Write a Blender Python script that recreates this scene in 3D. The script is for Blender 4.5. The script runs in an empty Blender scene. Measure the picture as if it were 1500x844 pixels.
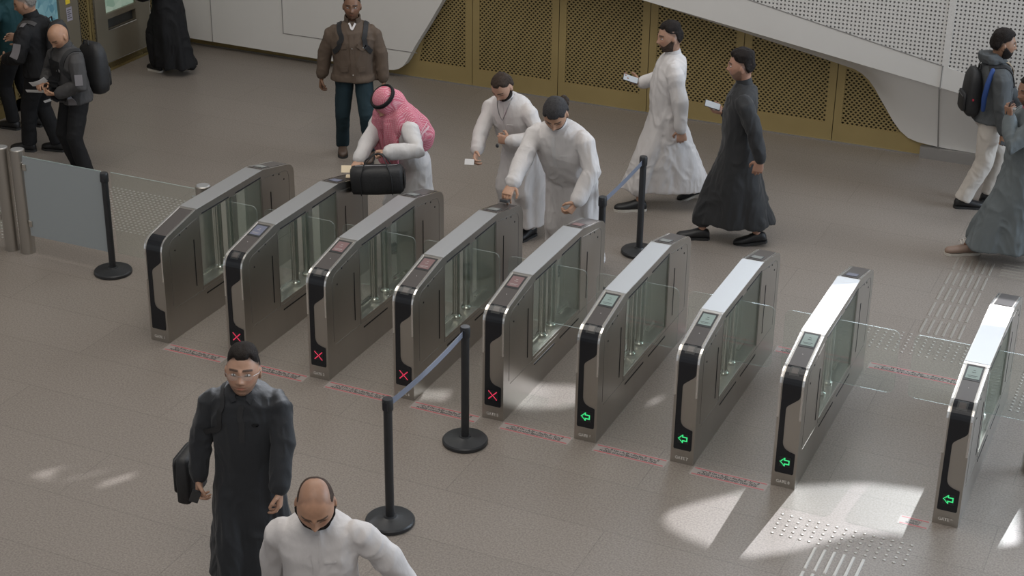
import bpy, bmesh, math, random
import numpy as np
from mathutils import Vector, Matrix
from mathutils.bvhtree import BVHTree

random.seed(7)
C = bpy.context.scene.collection
PI = math.pi

# ------------------------------------------------------------------ camera
cam_d = bpy.data.cameras.new('camera')
cam = bpy.data.objects.new('camera', cam_d); C.objects.link(cam)
cam.location = (7.7197, -10.0626, 6.2155)
cam.rotation_euler = (1.13762, -0.012576, 0.424787)
cam_d.sensor_fit = 'HORIZONTAL'; cam_d.sensor_width = 36.0
cam_d.lens = 2457.39 / 1500 * 36.0
cam_d.clip_end = 200
bpy.context.scene.camera = cam

# ------------------------------------------------------------------ light
SC = bpy.context.scene
SC.view_settings.view_transform = 'Standard'; SC.view_settings.look = 'None'
SC.view_settings.exposure = -0.12; SC.view_settings.gamma = 1.0
SC.view_settings.use_curve_mapping = False
SC.cycles.max_bounces = 8; SC.cycles.transparent_max_bounces = 24
SC.cycles.glossy_bounces = 4; SC.cycles.diffuse_bounces = 4
SC.cycles.sample_clamp_indirect = 4.0
world = bpy.data.worlds.new('world'); SC.world = world; world.use_nodes = True
bg = world.node_tree.nodes['Background']
bg.inputs[0].default_value = (0.93, 0.96, 1.0, 1); bg.inputs[1].default_value = 0.5

SUN_T = 1.43          # horizontal travel per metre of drop
SUN_DX, SUN_DY = -0.10, -1.0
sd = bpy.data.lights.new('sun', 'SUN'); sun = bpy.data.objects.new('sun', sd); C.objects.link(sun)
sd.energy = 7.6; sd.angle = math.radians(0.3); sd.color = (0.93, 0.95, 1.0)
sun.rotation_euler = Vector((SUN_DX*SUN_T, SUN_DY*SUN_T, -1)).to_track_quat('-Z', 'Y').to_euler()

def area(name, loc, target, sx, sy, power, col):
    d = bpy.data.lights.new(name, 'AREA'); d.shape = 'RECTANGLE'; d.size = sx; d.size_y = sy
    d.energy = power; d.color = col
    o = bpy.data.objects.new(name, d); C.objects.link(o); o.location = loc
    o.rotation_euler = (Vector(target)-Vector(loc)).to_track_quat('-Z', 'Y').to_euler()
    return o
area('overhead_fill', (0.5, 0.5, 8.8), (0.5, 0.5, 0), 7, 5, 430, (1.0, 0.95, 0.88))  # three unseen area panels added as ambient fill under the closed slab
area('overhead_fill', (5.5, -6.5, 8.8), (5.5, -6.5, 0), 6, 4, 330, (1.0, 0.95, 0.9))
area('overhead_fill', (6.0, 8.0, 8.8), (6.0, 5.0, 0), 7, 4, 500, (0.95, 0.97, 1.0))
area('window_light', (3.6, 17.0, 7.2), (5.2, 1.0, .6), 7.5, 3.0, 620, (0.74, 0.86, 1.0))
area('window_light', (13.5, 6.5, 4.2), (4.0, 0.5, 0.5), 7, 4.5, 1150, (0.72, 0.85, 1.0))

# ------------------------------------------------------------------ materials
def mat(name, col=(.8,.8,.8), rough=.5, metal=0., spec=.5, **k):
    m = bpy.data.materials.new(name); m.use_nodes = True
    b = m.node_tree.nodes['Principled BSDF']
    b.inputs['Base Color'].default_value = (*col, 1)
    b.inputs['Roughness'].default_value = rough
    b.inputs['Metallic'].default_value = metal
    b.inputs['Specular IOR Level'].default_value = spec
    for kk, v in k.items(): b.inputs[kk.replace('_', ' ')].default_value = v
    return m
def nodes(m): return m.node_tree.nodes, m.node_tree.links, m.node_tree.nodes['Principled BSDF']
def add_noise(m, scale=8, amount=.15, bump=0., bscale=None, stretch=(1,1,1), detail=4, dist=.01):
    N, L, b = nodes(m)
    tc = N.new('ShaderNodeTexCoord'); mp = N.new('ShaderNodeMapping'); mp.inputs['Scale'].default_value = stretch
    L.new(tc.outputs['Object'], mp.inputs['Vector'])
    n = N.new('ShaderNodeTexNoise'); n.inputs['Scale'].default_value = scale; n.inputs['Detail'].default_value = detail
    L.new(mp.outputs[0], n.inputs['Vector'])
    if amount:
        hsv = N.new('ShaderNodeHueSaturation'); mr = N.new('ShaderNodeMapRange')
        mr.inputs[1].default_value = .3; mr.inputs[2].default_value = .7
        mr.inputs[3].default_value = 1-amount; mr.inputs[4].default_value = 1+amount
        L.new(n.outputs['Fac'], mr.inputs[0]); L.new(mr.outputs[0], hsv.inputs['Value'])
        src = b.inputs['Base Color'].links[0].from_socket if b.inputs['Base Color'].links else None
        if src: L.new(src, hsv.inputs['Color'])
        else: hsv.inputs['Color'].default_value = b.inputs['Base Color'].default_value
        L.new(hsv.outputs[0], b.inputs['Base Color'])
    if bump:
        n2 = N.new('ShaderNodeTexNoise'); n2.inputs['Scale'].default_value = bscale or scale*3; n2.inputs['Detail'].default_value = detail
        L.new(mp.outputs[0], n2.inputs['Vector'])
        bp = N.new('ShaderNodeBump'); bp.inputs['Strength'].default_value = bump; bp.inputs['Distance'].default_value = dist
        L.new(n2.outputs['Fac'], bp.inputs['Height']); L.new(bp.outputs[0], b.inputs['Normal'])
    return m
def emis(name, col, s):
    m = mat(name, (.01,.01,.01), .4); b = nodes(m)[2]
    b.inputs['Emission Color'].default_value = (*col, 1); b.inputs['Emission Strength'].default_value = s
    return m

M = {}
M['steel'] = add_noise(mat('brushed_steel', (.47,.445,.41), .34, 1.0), 3, .06, .05, 90, (1,1,.06), dist=.002)
M['steel_top'] = mat('satin_steel_top', (.52,.52,.52), .5, 1.0)
M['trim'] = mat('bright_edge_trim', (.78,.77,.75), .22, 1.0)
M['chrome'] = mat('polished_post', (.62,.6,.55), .16, 1.0)
M['black_gloss'] = mat('black_glass', (.012,.013,.016), .22, 0, .4)
M['reader'] = mat('dark_reader_panel', (.075,.066,.062), .3, 0, .5)
M['frame_dark'] = mat('screen_frame', (.028,.03,.03), .35)
M['black_plastic'] = add_noise(mat('black_plastic', (.02,.021,.023), .42), 20, .1)
M['slot'] = mat('dark_slot', (.006,.005,.005), .6)
M['seam'] = mat('panel_seam', (.2,.19,.17), .5, .6)
M['scr_pink'] = emis('screen_pink', (.30,.17,.165), .62)
M['scr_green'] = emis('screen_green', (.36,.46,.42), .62)
M['scr_blue'] = emis('screen_blue', (.22,.23,.31), .6)
M['scr_grey'] = mat('screen_grey', (.22,.23,.22), .25)
M['led_bg'] = mat('led_matrix', (.012,.016,.016), .4)
M['led_red'] = emis('led_red', (1,.05,.13), 1.0)
M['led_green'] = emis('led_green', (.06,1,.3), .85)
M['ui_line'] = emis('screen_graphics', (.55,.5,.48), .6)
M['ui_dark'] = mat('screen_text', (.05,.06,.06), .5)
M['plate'] = mat('pale_letter_plate', (.62,.58,.53), .5, 0)
M['white_wall'] = add_noise(mat('white_wall_panel', (.66,.645,.62), .45), 1.2, .02)
M['white_low'] = add_noise(mat('white_lower_cladding', (.74,.725,.70), .5), 1.2, .02)
M['seam_wall'] = mat('wall_joint', (.26,.25,.24), .6)
M['dark'] = mat('void_backing', (.03,.024,.012), .9)
M['dark_white'] = mat('void_backing_pale', (.42,.41,.4), .9)
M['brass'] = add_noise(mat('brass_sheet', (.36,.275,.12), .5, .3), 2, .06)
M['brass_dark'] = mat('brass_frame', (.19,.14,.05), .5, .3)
M['machine'] = add_noise(mat('machine_bronze', (.20,.175,.13), .42, .45), 2, .05)
M['skirting'] = mat('steel_skirting', (.42,.41,.4), .4, .8)
M['paper'] = mat('paper', (.62,.61,.6), .7)
M['cream'] = mat('cream_card', (.72,.6,.42), .6)
M['phone'] = mat('phone_body', (.03,.032,.035), .3)
M['phone_face'] = mat('phone_pale_face', (.46,.5,.55), .25)
M['red_tape'] = mat('tape_red', (.42,.09,.10), .5)
M['tape'] = mat('tape_pale', (.30,.265,.245), .5)
M['ink'] = mat('tape_print', (.03,.03,.03), .6)
M['stud'] = mat('tactile_metal', (.40,.38,.35), .4, .3)
M['frost'] = mat('frosted_film', (.33,.36,.37), .5, 0, .4)
M['belt'] = mat('belt_webbing', (.15,.165,.21), .5, 0, .7)
M['belt_tip'] = mat('belt_clip', (.02,.02,.024), .4)
M['spot'] = mat('painted_sun_streak', (.62,.6,.62), .6)  # pale tone for sun streaks painted on the floor; unused

def glass(name, tint, refl=.35, op=.0, opc=(.6,.7,.68)):
    m = bpy.data.materials.new(name); m.use_nodes = True
    N, L = m.node_tree.nodes, m.node_tree.links
    N.remove(N['Principled BSDF']); out = N['Material Output']
    t = N.new('ShaderNodeBsdfTransparent'); t.inputs[0].default_value = (*tint, 1)
    g = N.new('ShaderNodeBsdfGlossy'); g.inputs['Roughness'].default_value = .04; g.inputs[0].default_value = (.9,.95,.93,1)
    lw = N.new('ShaderNodeLayerWeight'); lw.inputs[0].default_value = .5
    pw = N.new('ShaderNodeMath'); pw.operation = 'POWER'; pw.inputs[1].default_value = 4; L.new(lw.outputs['Facing'], pw.inputs[0])
    f = N.new('ShaderNodeMapRange'); f.inputs[3].default_value = .035; f.inputs[4].default_value = .38; L.new(pw.outputs[0], f.inputs[0])
    mx = N.new('ShaderNodeMixShader'); L.new(f.outputs[0], mx.inputs[0]); L.new(t.outputs[0], mx.inputs[1]); L.new(g.outputs[0], mx.inputs[2])
    if op:
        d = N.new('ShaderNodeBsdfDiffuse'); d.inputs[0].default_value = (*opc, 1)
        m2 = N.new('ShaderNodeMixShader'); m2.inputs[0].default_value = op
        L.new(mx.outputs[0], m2.inputs[1]); L.new(d.outputs[0], m2.inputs[2]); mx = m2
    L.new(mx.outputs[0], out.inputs[0])
    return m
M['glass'] = glass('clear_glass', (.97,.99,.98), op=.018)
M['glass_side'] = glass('cabinet_glass', (.96,.98,.97), op=.02)
M['glass_edge'] = glass('glass_edge', (.85,.92,.9), op=.22, opc=(.55,.6,.58))

# floor
fm = mat('stone_floor', (.3,.3,.3), .36, 0, .35)
N, L, b = nodes(fm)
tc = N.new('ShaderNodeTexCoord')
n1 = N.new('ShaderNodeTexNoise'); n1.inputs['Scale'].default_value = 75; n1.inputs['Detail'].default_value = 3
n2 = N.new('ShaderNodeTexNoise'); n2.inputs['Scale'].default_value = .8
for n in (n1, n2): L.new(tc.outputs['Object'], n.inputs['Vector'])
cr = N.new('ShaderNodeValToRGB'); cr.color_ramp.elements[0].position = .36; cr.color_ramp.elements[0].color = (.180,.155,.134,1)
cr.color_ramp.elements[1].position = .62; cr.color_ramp.elements[1].color = (.252,.221,.194,1)
L.new(n1.outputs['Fac'], cr.inputs[0])
mp = N.new('ShaderNodeMapping'); mp.inputs['Location'].default_value = (-4.42+14.4, -.14+12, 0)
L.new(tc.outputs['Object'], mp.inputs['Vector'])
bt = N.new('ShaderNodeTexBrick'); bt.offset = .5; bt.inputs['Scale'].default_value = 1
bt.inputs['Mortar Size'].default_value = .0035; bt.inputs['Brick Width'].default_value = 2.4; bt.inputs['Row Height'].default_value = .6
bt.inputs['Color1'].default_value = (1,1,1,1); bt.inputs['Color2'].default_value = (.955,.955,.955,1); bt.inputs['Mortar'].default_value = (.76,.76,.76,1)
L.new(mp.outputs[0], bt.inputs['Vector'])
mx = N.new('ShaderNodeMix'); mx.data_type = 'RGBA'; mx.blend_type = 'MULTIPLY'; mx.inputs[0].default_value = 1
L.new(cr.outputs[0], mx.inputs[6]); L.new(bt.outputs[0], mx.inputs[7]); L.new(mx.outputs[2], b.inputs['Base Color'])
mr = N.new('ShaderNodeMapRange'); mr.inputs[3].default_value = .3; mr.inputs[4].default_value = .46
L.new(n2.outputs['Fac'], mr.inputs[0]); L.new(mr.outputs[0], b.inputs['Roughness'])
bp = N.new('ShaderNodeBump'); bp.inputs['Strength'].default_value = .12; bp.inputs['Distance'].default_value = .004
L.new(n1.outputs['Fac'], bp.inputs['Height']); L.new(bp.outputs[0], b.inputs['Normal'])
M['floor'] = fm

def perforated(name, col, rough, metal, px, pz, diamond, uaxis):
    """sheet with real see-through holes: alpha mask over a backing that stands behind it"""
    m = mat(name, col, rough, metal); N, L, b = nodes(m)
    tc = N.new('ShaderNodeTexCoord'); sp = N.new('ShaderNodeSeparateXYZ'); L.new(tc.outputs['Object'], sp.inputs[0])
    def mth(op, a, bb=None):
        n = N.new('ShaderNodeMath'); n.operation = op
        for i, v in enumerate((a, bb)):
            if v is None: continue
            if isinstance(v, (int, float)): n.inputs[i].default_value = v
            else: L.new(v, n.inputs[i])
        return n.outputs[0]
    u = mth('DIVIDE', sp.outputs[uaxis], px); v = mth('DIVIDE', sp.outputs[2], pz)
    row = mth('FLOOR', v)
    if diamond: u = mth('ADD', u, mth('MULTIPLY', mth('MODULO', mth('ABSOLUTE', row), 2.0), .5))
    fu = mth('ABSOLUTE', mth('SUBTRACT', mth('FRACT', u), .5)); fv = mth('ABSOLUTE', mth('SUBTRACT', mth('FRACT', v), .5))
    if diamond: d = mth('ADD', mth('MULTIPLY', fu, 1.25), mth('MULTIPLY', fv, .9)); th = .44
    else: d = mth('SQRT', mth('ADD', mth('MULTIPLY', fu, fu), mth('MULTIPLY', fv, fv))); th = .24
    hole = mth('LESS_THAN', d, th)
    tr = N.new('ShaderNodeBsdfTransparent'); mx = N.new('ShaderNodeMixShader'); out = N['Material Output']
    L.new(hole, mx.inputs[0]); L.new(b.outputs[0], mx.inputs[1]); L.new(tr.outputs[0], mx.inputs[2]); L.new(mx.outputs[0], out.inputs[0])
    return m
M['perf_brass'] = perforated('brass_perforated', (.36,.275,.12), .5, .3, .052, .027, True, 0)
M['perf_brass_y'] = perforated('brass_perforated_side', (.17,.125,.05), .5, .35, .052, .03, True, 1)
M['perf_white'] = perforated('white_perforated', (.66,.645,.62), .45, 0, .042, .042, False, 0)

# ------------------------------------------------------------------ mesh helpers
class MB:
    def __init__(s): s.v = []; s.f = []
    def add(s, vs, fs):
        o = len(s.v); s.v += [tuple(v) for v in vs]; s.f += [tuple(i+o for i in f) for f in fs]; return s
    def box(s, x0, x1, y0, y1, z0, z1):
        v = [(x,y,z) for x in (x0,x1) for y in (y0,y1) for z in (z0,z1)]
        return s.add(v, [(0,1,3,2),(4,6,7,5),(0,4,5,1),(2,3,7,6),(0,2,6,4),(1,5,7,3)])
    def loft(s, rings, n=24, pw=2.0, cap=True):
        vs, fs = [], []
        for c, u, w in rings:
            c, u, w = Vector(c), Vector(u), Vector(w)
            for i in range(n):
                a = 2*PI*i/n; ca, sa = math.cos(a), math.sin(a)
                ca = math.copysign(abs(ca)**(2/pw), ca); sa = math.copysign(abs(sa)**(2/pw), sa)
                vs.append(c + u*ca + w*sa)
        for k in range(len(rings)-1):
            for i in range(n):
                j = (i+1) % n
                fs.append((k*n+i, k*n+j, (k+1)*n+j, (k+1)*n+i))
        if cap:
            fs.append(tuple(range(n-1, -1, -1))); m = (len(rings)-1)*n; fs.append(tuple(range(m, m+n)))
        return s.add(vs, fs)
    def tube(s, pts, rad, n=16, rounded=True, flat=1.0, side=None):
        P = [Vector(p) for p in pts]
        if not hasattr(rad, '__len__'): rad = [rad]*len(P)
        rings = []; u = None
        for i, p in enumerate(P):
            t = (P[min(i+1, len(P)-1)] - P[max(i-1, 0)]).normalized()
            if u is None:
                u = (Vector(side) if side is not None else (Vector((0,0,1)) if abs(t.z) < .9 else Vector((0,1,0))))
            u = (u - t*u.dot(t)).normalized(); w = t.cross(u)
            if i == 0 and rounded:
                for a in (.97, .7): rings.append((p - t*rad[0]*a, u*rad[0]*math.sqrt(1-a*a), w*rad[0]*flat*math.sqrt(1-a*a)))
            rings.append((p, u*rad[i], w*rad[i]*flat))
            if i == len(P)-1 and rounded:
                for a in (.7, .97): rings.append((p + t*rad[i]*a, u*rad[i]*math.sqrt(1-a*a), w*rad[i]*flat*math.sqrt(1-a*a)))
        return s.loft(rings, n)
    def cyl(s, x, y, z0, z1, r, n=32, r1=None):
        r1 = r if r1 is None else r1
        return s.loft([((x,y,z0),(r,0,0),(0,r,0)), ((x,y,z1),(r1,0,0),(0,r1,0))], n)
    def lathe(s, x, y, prof, n=40):
        return s.loft([((x,y,z),(r,0,0),(0,r,0)) for r, z in prof], n)
    def ell(s, c, ux, uy, uz, n=20, m=12):
        c, ux, uy, uz = Vector(c), Vector(ux), Vector(uy), Vector(uz)
        rings = []
        for k in range(m+1):
            a = -PI/2 + PI*k/m; a = max(min(a, PI/2-.06), -PI/2+.06)
            rings.append((c + uz*math.sin(a), ux*math.cos(a), uy*math.cos(a)))
        return s.loft(rings, n)
    def mesh(s, name):
        me = bpy.data.meshes.new(name); me.from_pydata(s.v, [], s.f); me.update(); return me
    def obj(s, name, m, parent=None, smooth=False, bevel=0, loc=None):
        return link(name, s.mesh(name), m, parent, smooth, bevel, loc)

def link(name, me, m, parent=None, smooth=False, bevel=0, loc=None):
    if m is not None and not me.materials: me.materials.append(m)
    o = bpy.data.objects.new(name, me); C.objects.link(o)
    if parent: o.parent = parent
    if loc: o.location = loc
    if smooth:
        me.polygons.foreach_set('use_smooth', [True]*len(me.polygons))
        if smooth == 'auto':
            bm = bmesh.new(); bm.from_mesh(me)
            for e in bm.edges:
                e.smooth = not (len(e.link_faces) == 2 and e.calc_face_angle(0) > .6)
            bm.to_mesh(me); bm.free()
    if bevel:
        md = o.modifiers.new('bevel', 'BEVEL'); md.width = bevel; md.segments = 2; md.limit_method = 'ANGLE'
    return o
def fixn(me):
    bm = bmesh.new(); bm.from_mesh(me); bmesh.ops.recalc_face_normals(bm, faces=bm.faces); bm.to_mesh(me); bm.free(); return me
def plate_mesh(name, loops, t, fn):
    """2D outline loops (first outer, others holes), thickness t; fn(u,v,w)->xyz"""
    bm = bmesh.new(); ed = []
    for lp in loops:
        vs = [bm.verts.new((u, v, 0)) for u, v in lp]
        ed += [bm.edges.new((vs[i], vs[(i+1) % len(vs)])) for i in range(len(vs))]
    bmesh.ops.triangle_fill(bm, edges=ed, use_beauty=True)
    if t:
        r = bmesh.ops.extrude_face_region(bm, geom=bm.faces[:])
        for v in [g for g in r['geom'] if isinstance(g, bmesh.types.BMVert)]: v.co.z = t
    for v in bm.verts: v.co = Vector(fn(*v.co))
    bmesh.ops.recalc_face_normals(bm, faces=bm.faces)
    me = bpy.data.meshes.new(name); bm.to_mesh(me); bm.free(); return me
def tag(o, label=None, cat=None, group=None, kind=None):
    for k, v in (('label', label), ('category', cat), ('group', group), ('kind', kind)):
        if v: o[k] = v
    return o
def empty(name, loc=(0,0,0), rz=0, **k):
    o = bpy.data.objects.new(name, None); C.objects.link(o); o.location = loc; o.rotation_euler = (0,0,rz)
    o.empty_display_size = .1
    return tag(o, **k)
def rrect(x0, x1, y0, y1, r, n=5):
    p = []
    for cx, cy, a in ((x1-r,y0+r,-PI/2),(x1-r,y1-r,0),(x0+r,y1-r,PI/2),(x0+r,y0+r,PI)):
        for i in range(n+1): p.append((cx+r*math.cos(a+PI/2*i/n), cy+r*math.sin(a+PI/2*i/n)))
    return p
def text_mesh(name, s, size, fn, align='LEFT', width=None, bold=0.):
    cu = bpy.data.curves.new(name, 'FONT'); cu.body = s; cu.size = size; cu.offset = bold; cu.align_x = align
    o = bpy.data.objects.new(name, cu); C.objects.link(o)
    me = bpy.data.meshes.new_from_object(o.evaluated_get(bpy.context.evaluated_depsgraph_get()))
    bpy.data.objects.remove(o); bpy.data.curves.remove(cu)
    xs = [v.co.x for v in me.vertices]; k = 1
    if width and xs: k = width/(max(xs)-min(xs))
    for v in me.vertices: v.co = Vector(fn((v.co.x)*k, v.co.y, 0))
    me.materials.clear(); return me

# ================================================================== SETTING
fo = MB().add([(-14,-14,0),(18,-14,0),(18,24,0),(-14,24,0)], [(0,1,2,3)]).obj('floor', M['floor']); tag(fo, kind='structure')

# unseen slab added to block the sun, openings cut to the wanted floor patches
ZC = 9.0
def up(poly): return [(x - SUN_DX*SUN_T*ZC, y - SUN_DY*SUN_T*ZC) for x, y in poly]
def arc_patch(): 
    top = [(6.5,.42),(6.2,.40),(5.9,.34),(5.7,.24),(5.5,.12),(5.3,.0),(5.12,-.12),(4.98,-.3),(4.84,-.46),(4.74,-.6)]
    bot = [(4.72,-.74),(4.8,-.84),(4.95,-.9),(5.2,-.95),(5.4,-.94),(5.6,-.78),(5.8,-.55),(6.0,-.34),(6.2,-.25),(6.5,-.2)]
    return top+bot
holes = [arc_patch(),
         [(3.0,.62),(3.3,.74),(3.68,.88),(3.62,.55),(3.5,.38),(3.3,.3),(3.05,.2),(2.95,.4)],
         [(2.36,.18),(2.60,.30),(2.66,.12),(2.42,.02)],
         [(6.78,.35),(6.90,.45),(6.98,.0),(6.86,-.1)],
         [(4.06,.74),(4.12,.92),(4.15,.90),(4.09,.72)],
         [(.48,-2.10),(.53,-2.05),(.69,-1.86),(.60,-2.04),(.74,-2.12),(.50,-2.13)], [(.73,-2.09),(.94,-1.82),(.965,-1.83),(.755,-2.10)], [(.98,-2.03),(1.12,-1.79),(1.18,-1.80),(1.04,-2.05)],
         # shafts that catch shoulders, post tops and belts
         [(2.15,-4.86),(2.90,-4.86),(2.90,-4.52),(2.15,-4.52)],
         [(2.87,-2.32),(2.99,-2.32),(2.99,-1.66),(2.87,-1.66)],
         ]
ceil = link('sun_mask_ceiling', plate_mesh('sun_mask_ceiling', [[(-14,-16),(18,-16),(18,26),(-14,26)]] + [up(h) for h in holes], .02, lambda u,v,w: (u,v,ZC+w)), M['white_wall'])
tag(ceil, kind='structure')

# ---- back wall: brass perforated cladding
YB = 7.25
wb = empty('wall_back', (0, 0, 0), kind='structure')
MB().box(-5.0, 9.5, YB+.08, YB+.2, 0, 3.2).obj('backing', M['dark'], wb)
seams = [-1.75, -.54, .56, 1.66, 2.76, 3.82, 4.9]
for i in range(len(seams)-1):
    a, bb = seams[i]+.004, seams[i+1]-.004
    ha, hb = a+.085, bb-.085
    zt = 2.9
    hole = [(ha,.21),(hb,.21),(hb,zt-.2),(ha,zt-.2)]
    if i == 0: hole = [(-1.25,.21),(hb,.21),(hb,zt-.2),(ha+1.0,zt-.2)]
    if i == 5: hole = [(ha,.21),(4.56,.21),(4.27,.62),(4.08,.80),(ha,.84)]
    fr = link('panel_frame', plate_mesh('panel_frame', [[(a,0),(bb,0),(bb,zt),(a,zt)], hole], .012, lambda u,v,w: (u, YB-w, v)), M['brass'], wb)
    link('perforated_panel', plate_mesh('perforated_panel', [hole], 0, lambda u,v,w: (u, YB-.004, v)), M['perf_brass'], wb)
MB().box(-5.0, 4.8, YB-.03, YB, 0, .012).obj('base_strip', M['skirting'], wb)
MB().box(-4.75, -1.75, YB-.012, YB+.02, 0, .6).obj('skirting', M['brass'], wb)

# left white wall panels with the slanting rounded right end
wl_ = [(-5.0,.115),(-1.72,.085)]
cx = [(-1.60,.09),(-1.52,.10),(-1.45,.125),(-1.39,.17),(-1.34,.24),(-1.24,.42),(-1.05,.72),(-.86,1.04),(-.4,1.85),(.2,2.9)]
pan = link('wall_back_panel', plate_mesh('wall_back_panel', [wl_+cx+[(-5.0,2.9)]], .13, lambda u,v,w: (u, YB-.02-w, v)), M['white_wall']); tag(pan, kind='structure')
for (x0,x1,z0,z1) in ((-4.105,-4.095,.11,2.6),(-3.06,-3.05,.36,2.6),(-3.06,-1.2,.35,.358)):
    MB().box(x0,x1,YB-.155,YB-.149,z0,z1).obj('panel_joint', M['seam_wall'], pan)

# ---- stair side on the right: white face, tilted grey lower cladding with the S-shaped edge
def ztop(x): return 1.43 - (x-1.74)*.158           # lower edge of the white face, at y=6.8
low = [(-.4,1.69),(.6,1.50),(1.61,1.31),(2.8,1.09),(3.55,.95),(3.9,.88),(4.0,.86),(4.09,.82),(4.17,.76),(4.24,.68),(4.30,.59),(4.38,.48),(4.47,.35),(4.56,.25),(4.65,.185),(4.75,.155),(4.9,.14),(5.03,.13),(5.9,.12),(9.2,.1)]
vs = []; fs = []
for i, (x, z) in enumerate(low):
    K = 6
    for k in range(K+1):
        t = k/K; zu = ztop(x)
        zz = z + (zu-z)*t
        yy = YB-.05 - .40*t**1.3
        vs.append((x, yy, zz))
        if i and k: 
            a = (i-1)*(K+1)+k; fs.append((a-1, a+K, a+K+1, a))
sl = MB().add(vs, fs).obj('wall_right_cladding', M['white_low'], smooth=True); tag(sl, kind='structure')
MB().add([(4.975,6.78,ztop(4.98)),(4.99,6.78,ztop(4.98)),(4.99,7.18,.13),(4.975,7.18,.13)], [(0,1,2,3)]).obj('cladding_joint', M['seam_wall'], sl)
wr = empty('wall_right', (0,0,0), kind='structure')
pf = [(2.2,1.73),(2.92,1.58),(4.98,1.15),(4.98,2.9),(2.2,2.9)]
pf2 = [(5.05,1.135),(5.95,.95),(9.0,.45),(9.0,1.0),(5.05,2.1)]
outer = [(-.4,ztop(-.4)),(9.2,ztop(9.2)),(9.2,3.1),(-.4,3.1)]
link('stair_face', plate_mesh('stair_face', [outer, pf, pf2], .02, lambda u,v,w: (u, 6.8-w, v)), M['white_wall'], wr)
link('perforated_panel', plate_mesh('pfp', [pf], 0, lambda u,v,w: (u,6.786,v)), M['perf_white'], wr)
link('perforated_panel', plate_mesh('pfp2', [pf2], 0, lambda u,v,w: (u,6.786,v)), M['perf_white'], wr)
link('backing', plate_mesh('bk', [[(-.4,ztop(-.4)+.03),(9.2,ztop(9.2)+.03),(9.2,3.05),(-.4,3.05)]], .03, lambda u,v,w: (u, 6.83+w, v)), M['dark_white'], wr)
MB().box(4.985,4.995,6.772,6.78,.9,1.15).obj('face_joint', M['seam_wall'], wr)
link('face_joint', plate_mesh('fj', [[(2.2,1.735),(5.0,1.15),(5.0,1.14),(2.2,1.725)]], .004, lambda u,v,w: (u,6.78-w,v)), M['seam_wall'], wr)
sk = MB().box(4.8,9.5,YB-.10,YB-.02,0,.125).obj('baseboard_right', M['skirting']); tag(sk, kind='structure')

# ---- left wall: brass perforated panels with two machines set in
XL = -4.72
wlft = empty('wall_left', (0,0,0), kind='structure')
MB().box(XL-.25, XL-.1, 1.5, 7.45, 0, 3.0).obj('backing', M['dark'], wlft)
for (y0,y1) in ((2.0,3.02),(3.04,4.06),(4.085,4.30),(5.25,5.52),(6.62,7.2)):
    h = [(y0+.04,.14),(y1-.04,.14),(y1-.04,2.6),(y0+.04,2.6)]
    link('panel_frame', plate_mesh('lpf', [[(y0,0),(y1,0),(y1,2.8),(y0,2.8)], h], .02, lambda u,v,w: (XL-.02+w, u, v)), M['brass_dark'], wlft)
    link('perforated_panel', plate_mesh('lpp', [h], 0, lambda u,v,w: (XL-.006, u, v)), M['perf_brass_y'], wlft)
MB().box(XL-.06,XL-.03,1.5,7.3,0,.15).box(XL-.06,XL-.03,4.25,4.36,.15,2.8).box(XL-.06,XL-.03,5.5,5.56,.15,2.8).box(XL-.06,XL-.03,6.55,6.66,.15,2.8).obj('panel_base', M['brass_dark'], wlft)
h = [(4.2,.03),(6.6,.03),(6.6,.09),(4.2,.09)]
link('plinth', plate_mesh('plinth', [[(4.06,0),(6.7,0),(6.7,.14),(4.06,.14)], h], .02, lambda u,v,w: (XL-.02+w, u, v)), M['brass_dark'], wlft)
link('plinth_grille', plate_mesh('plinth_grille', [h], 0, lambda u,v,w: (XL-.006, u, v)), M['perf_brass_y'], wlft)

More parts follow.
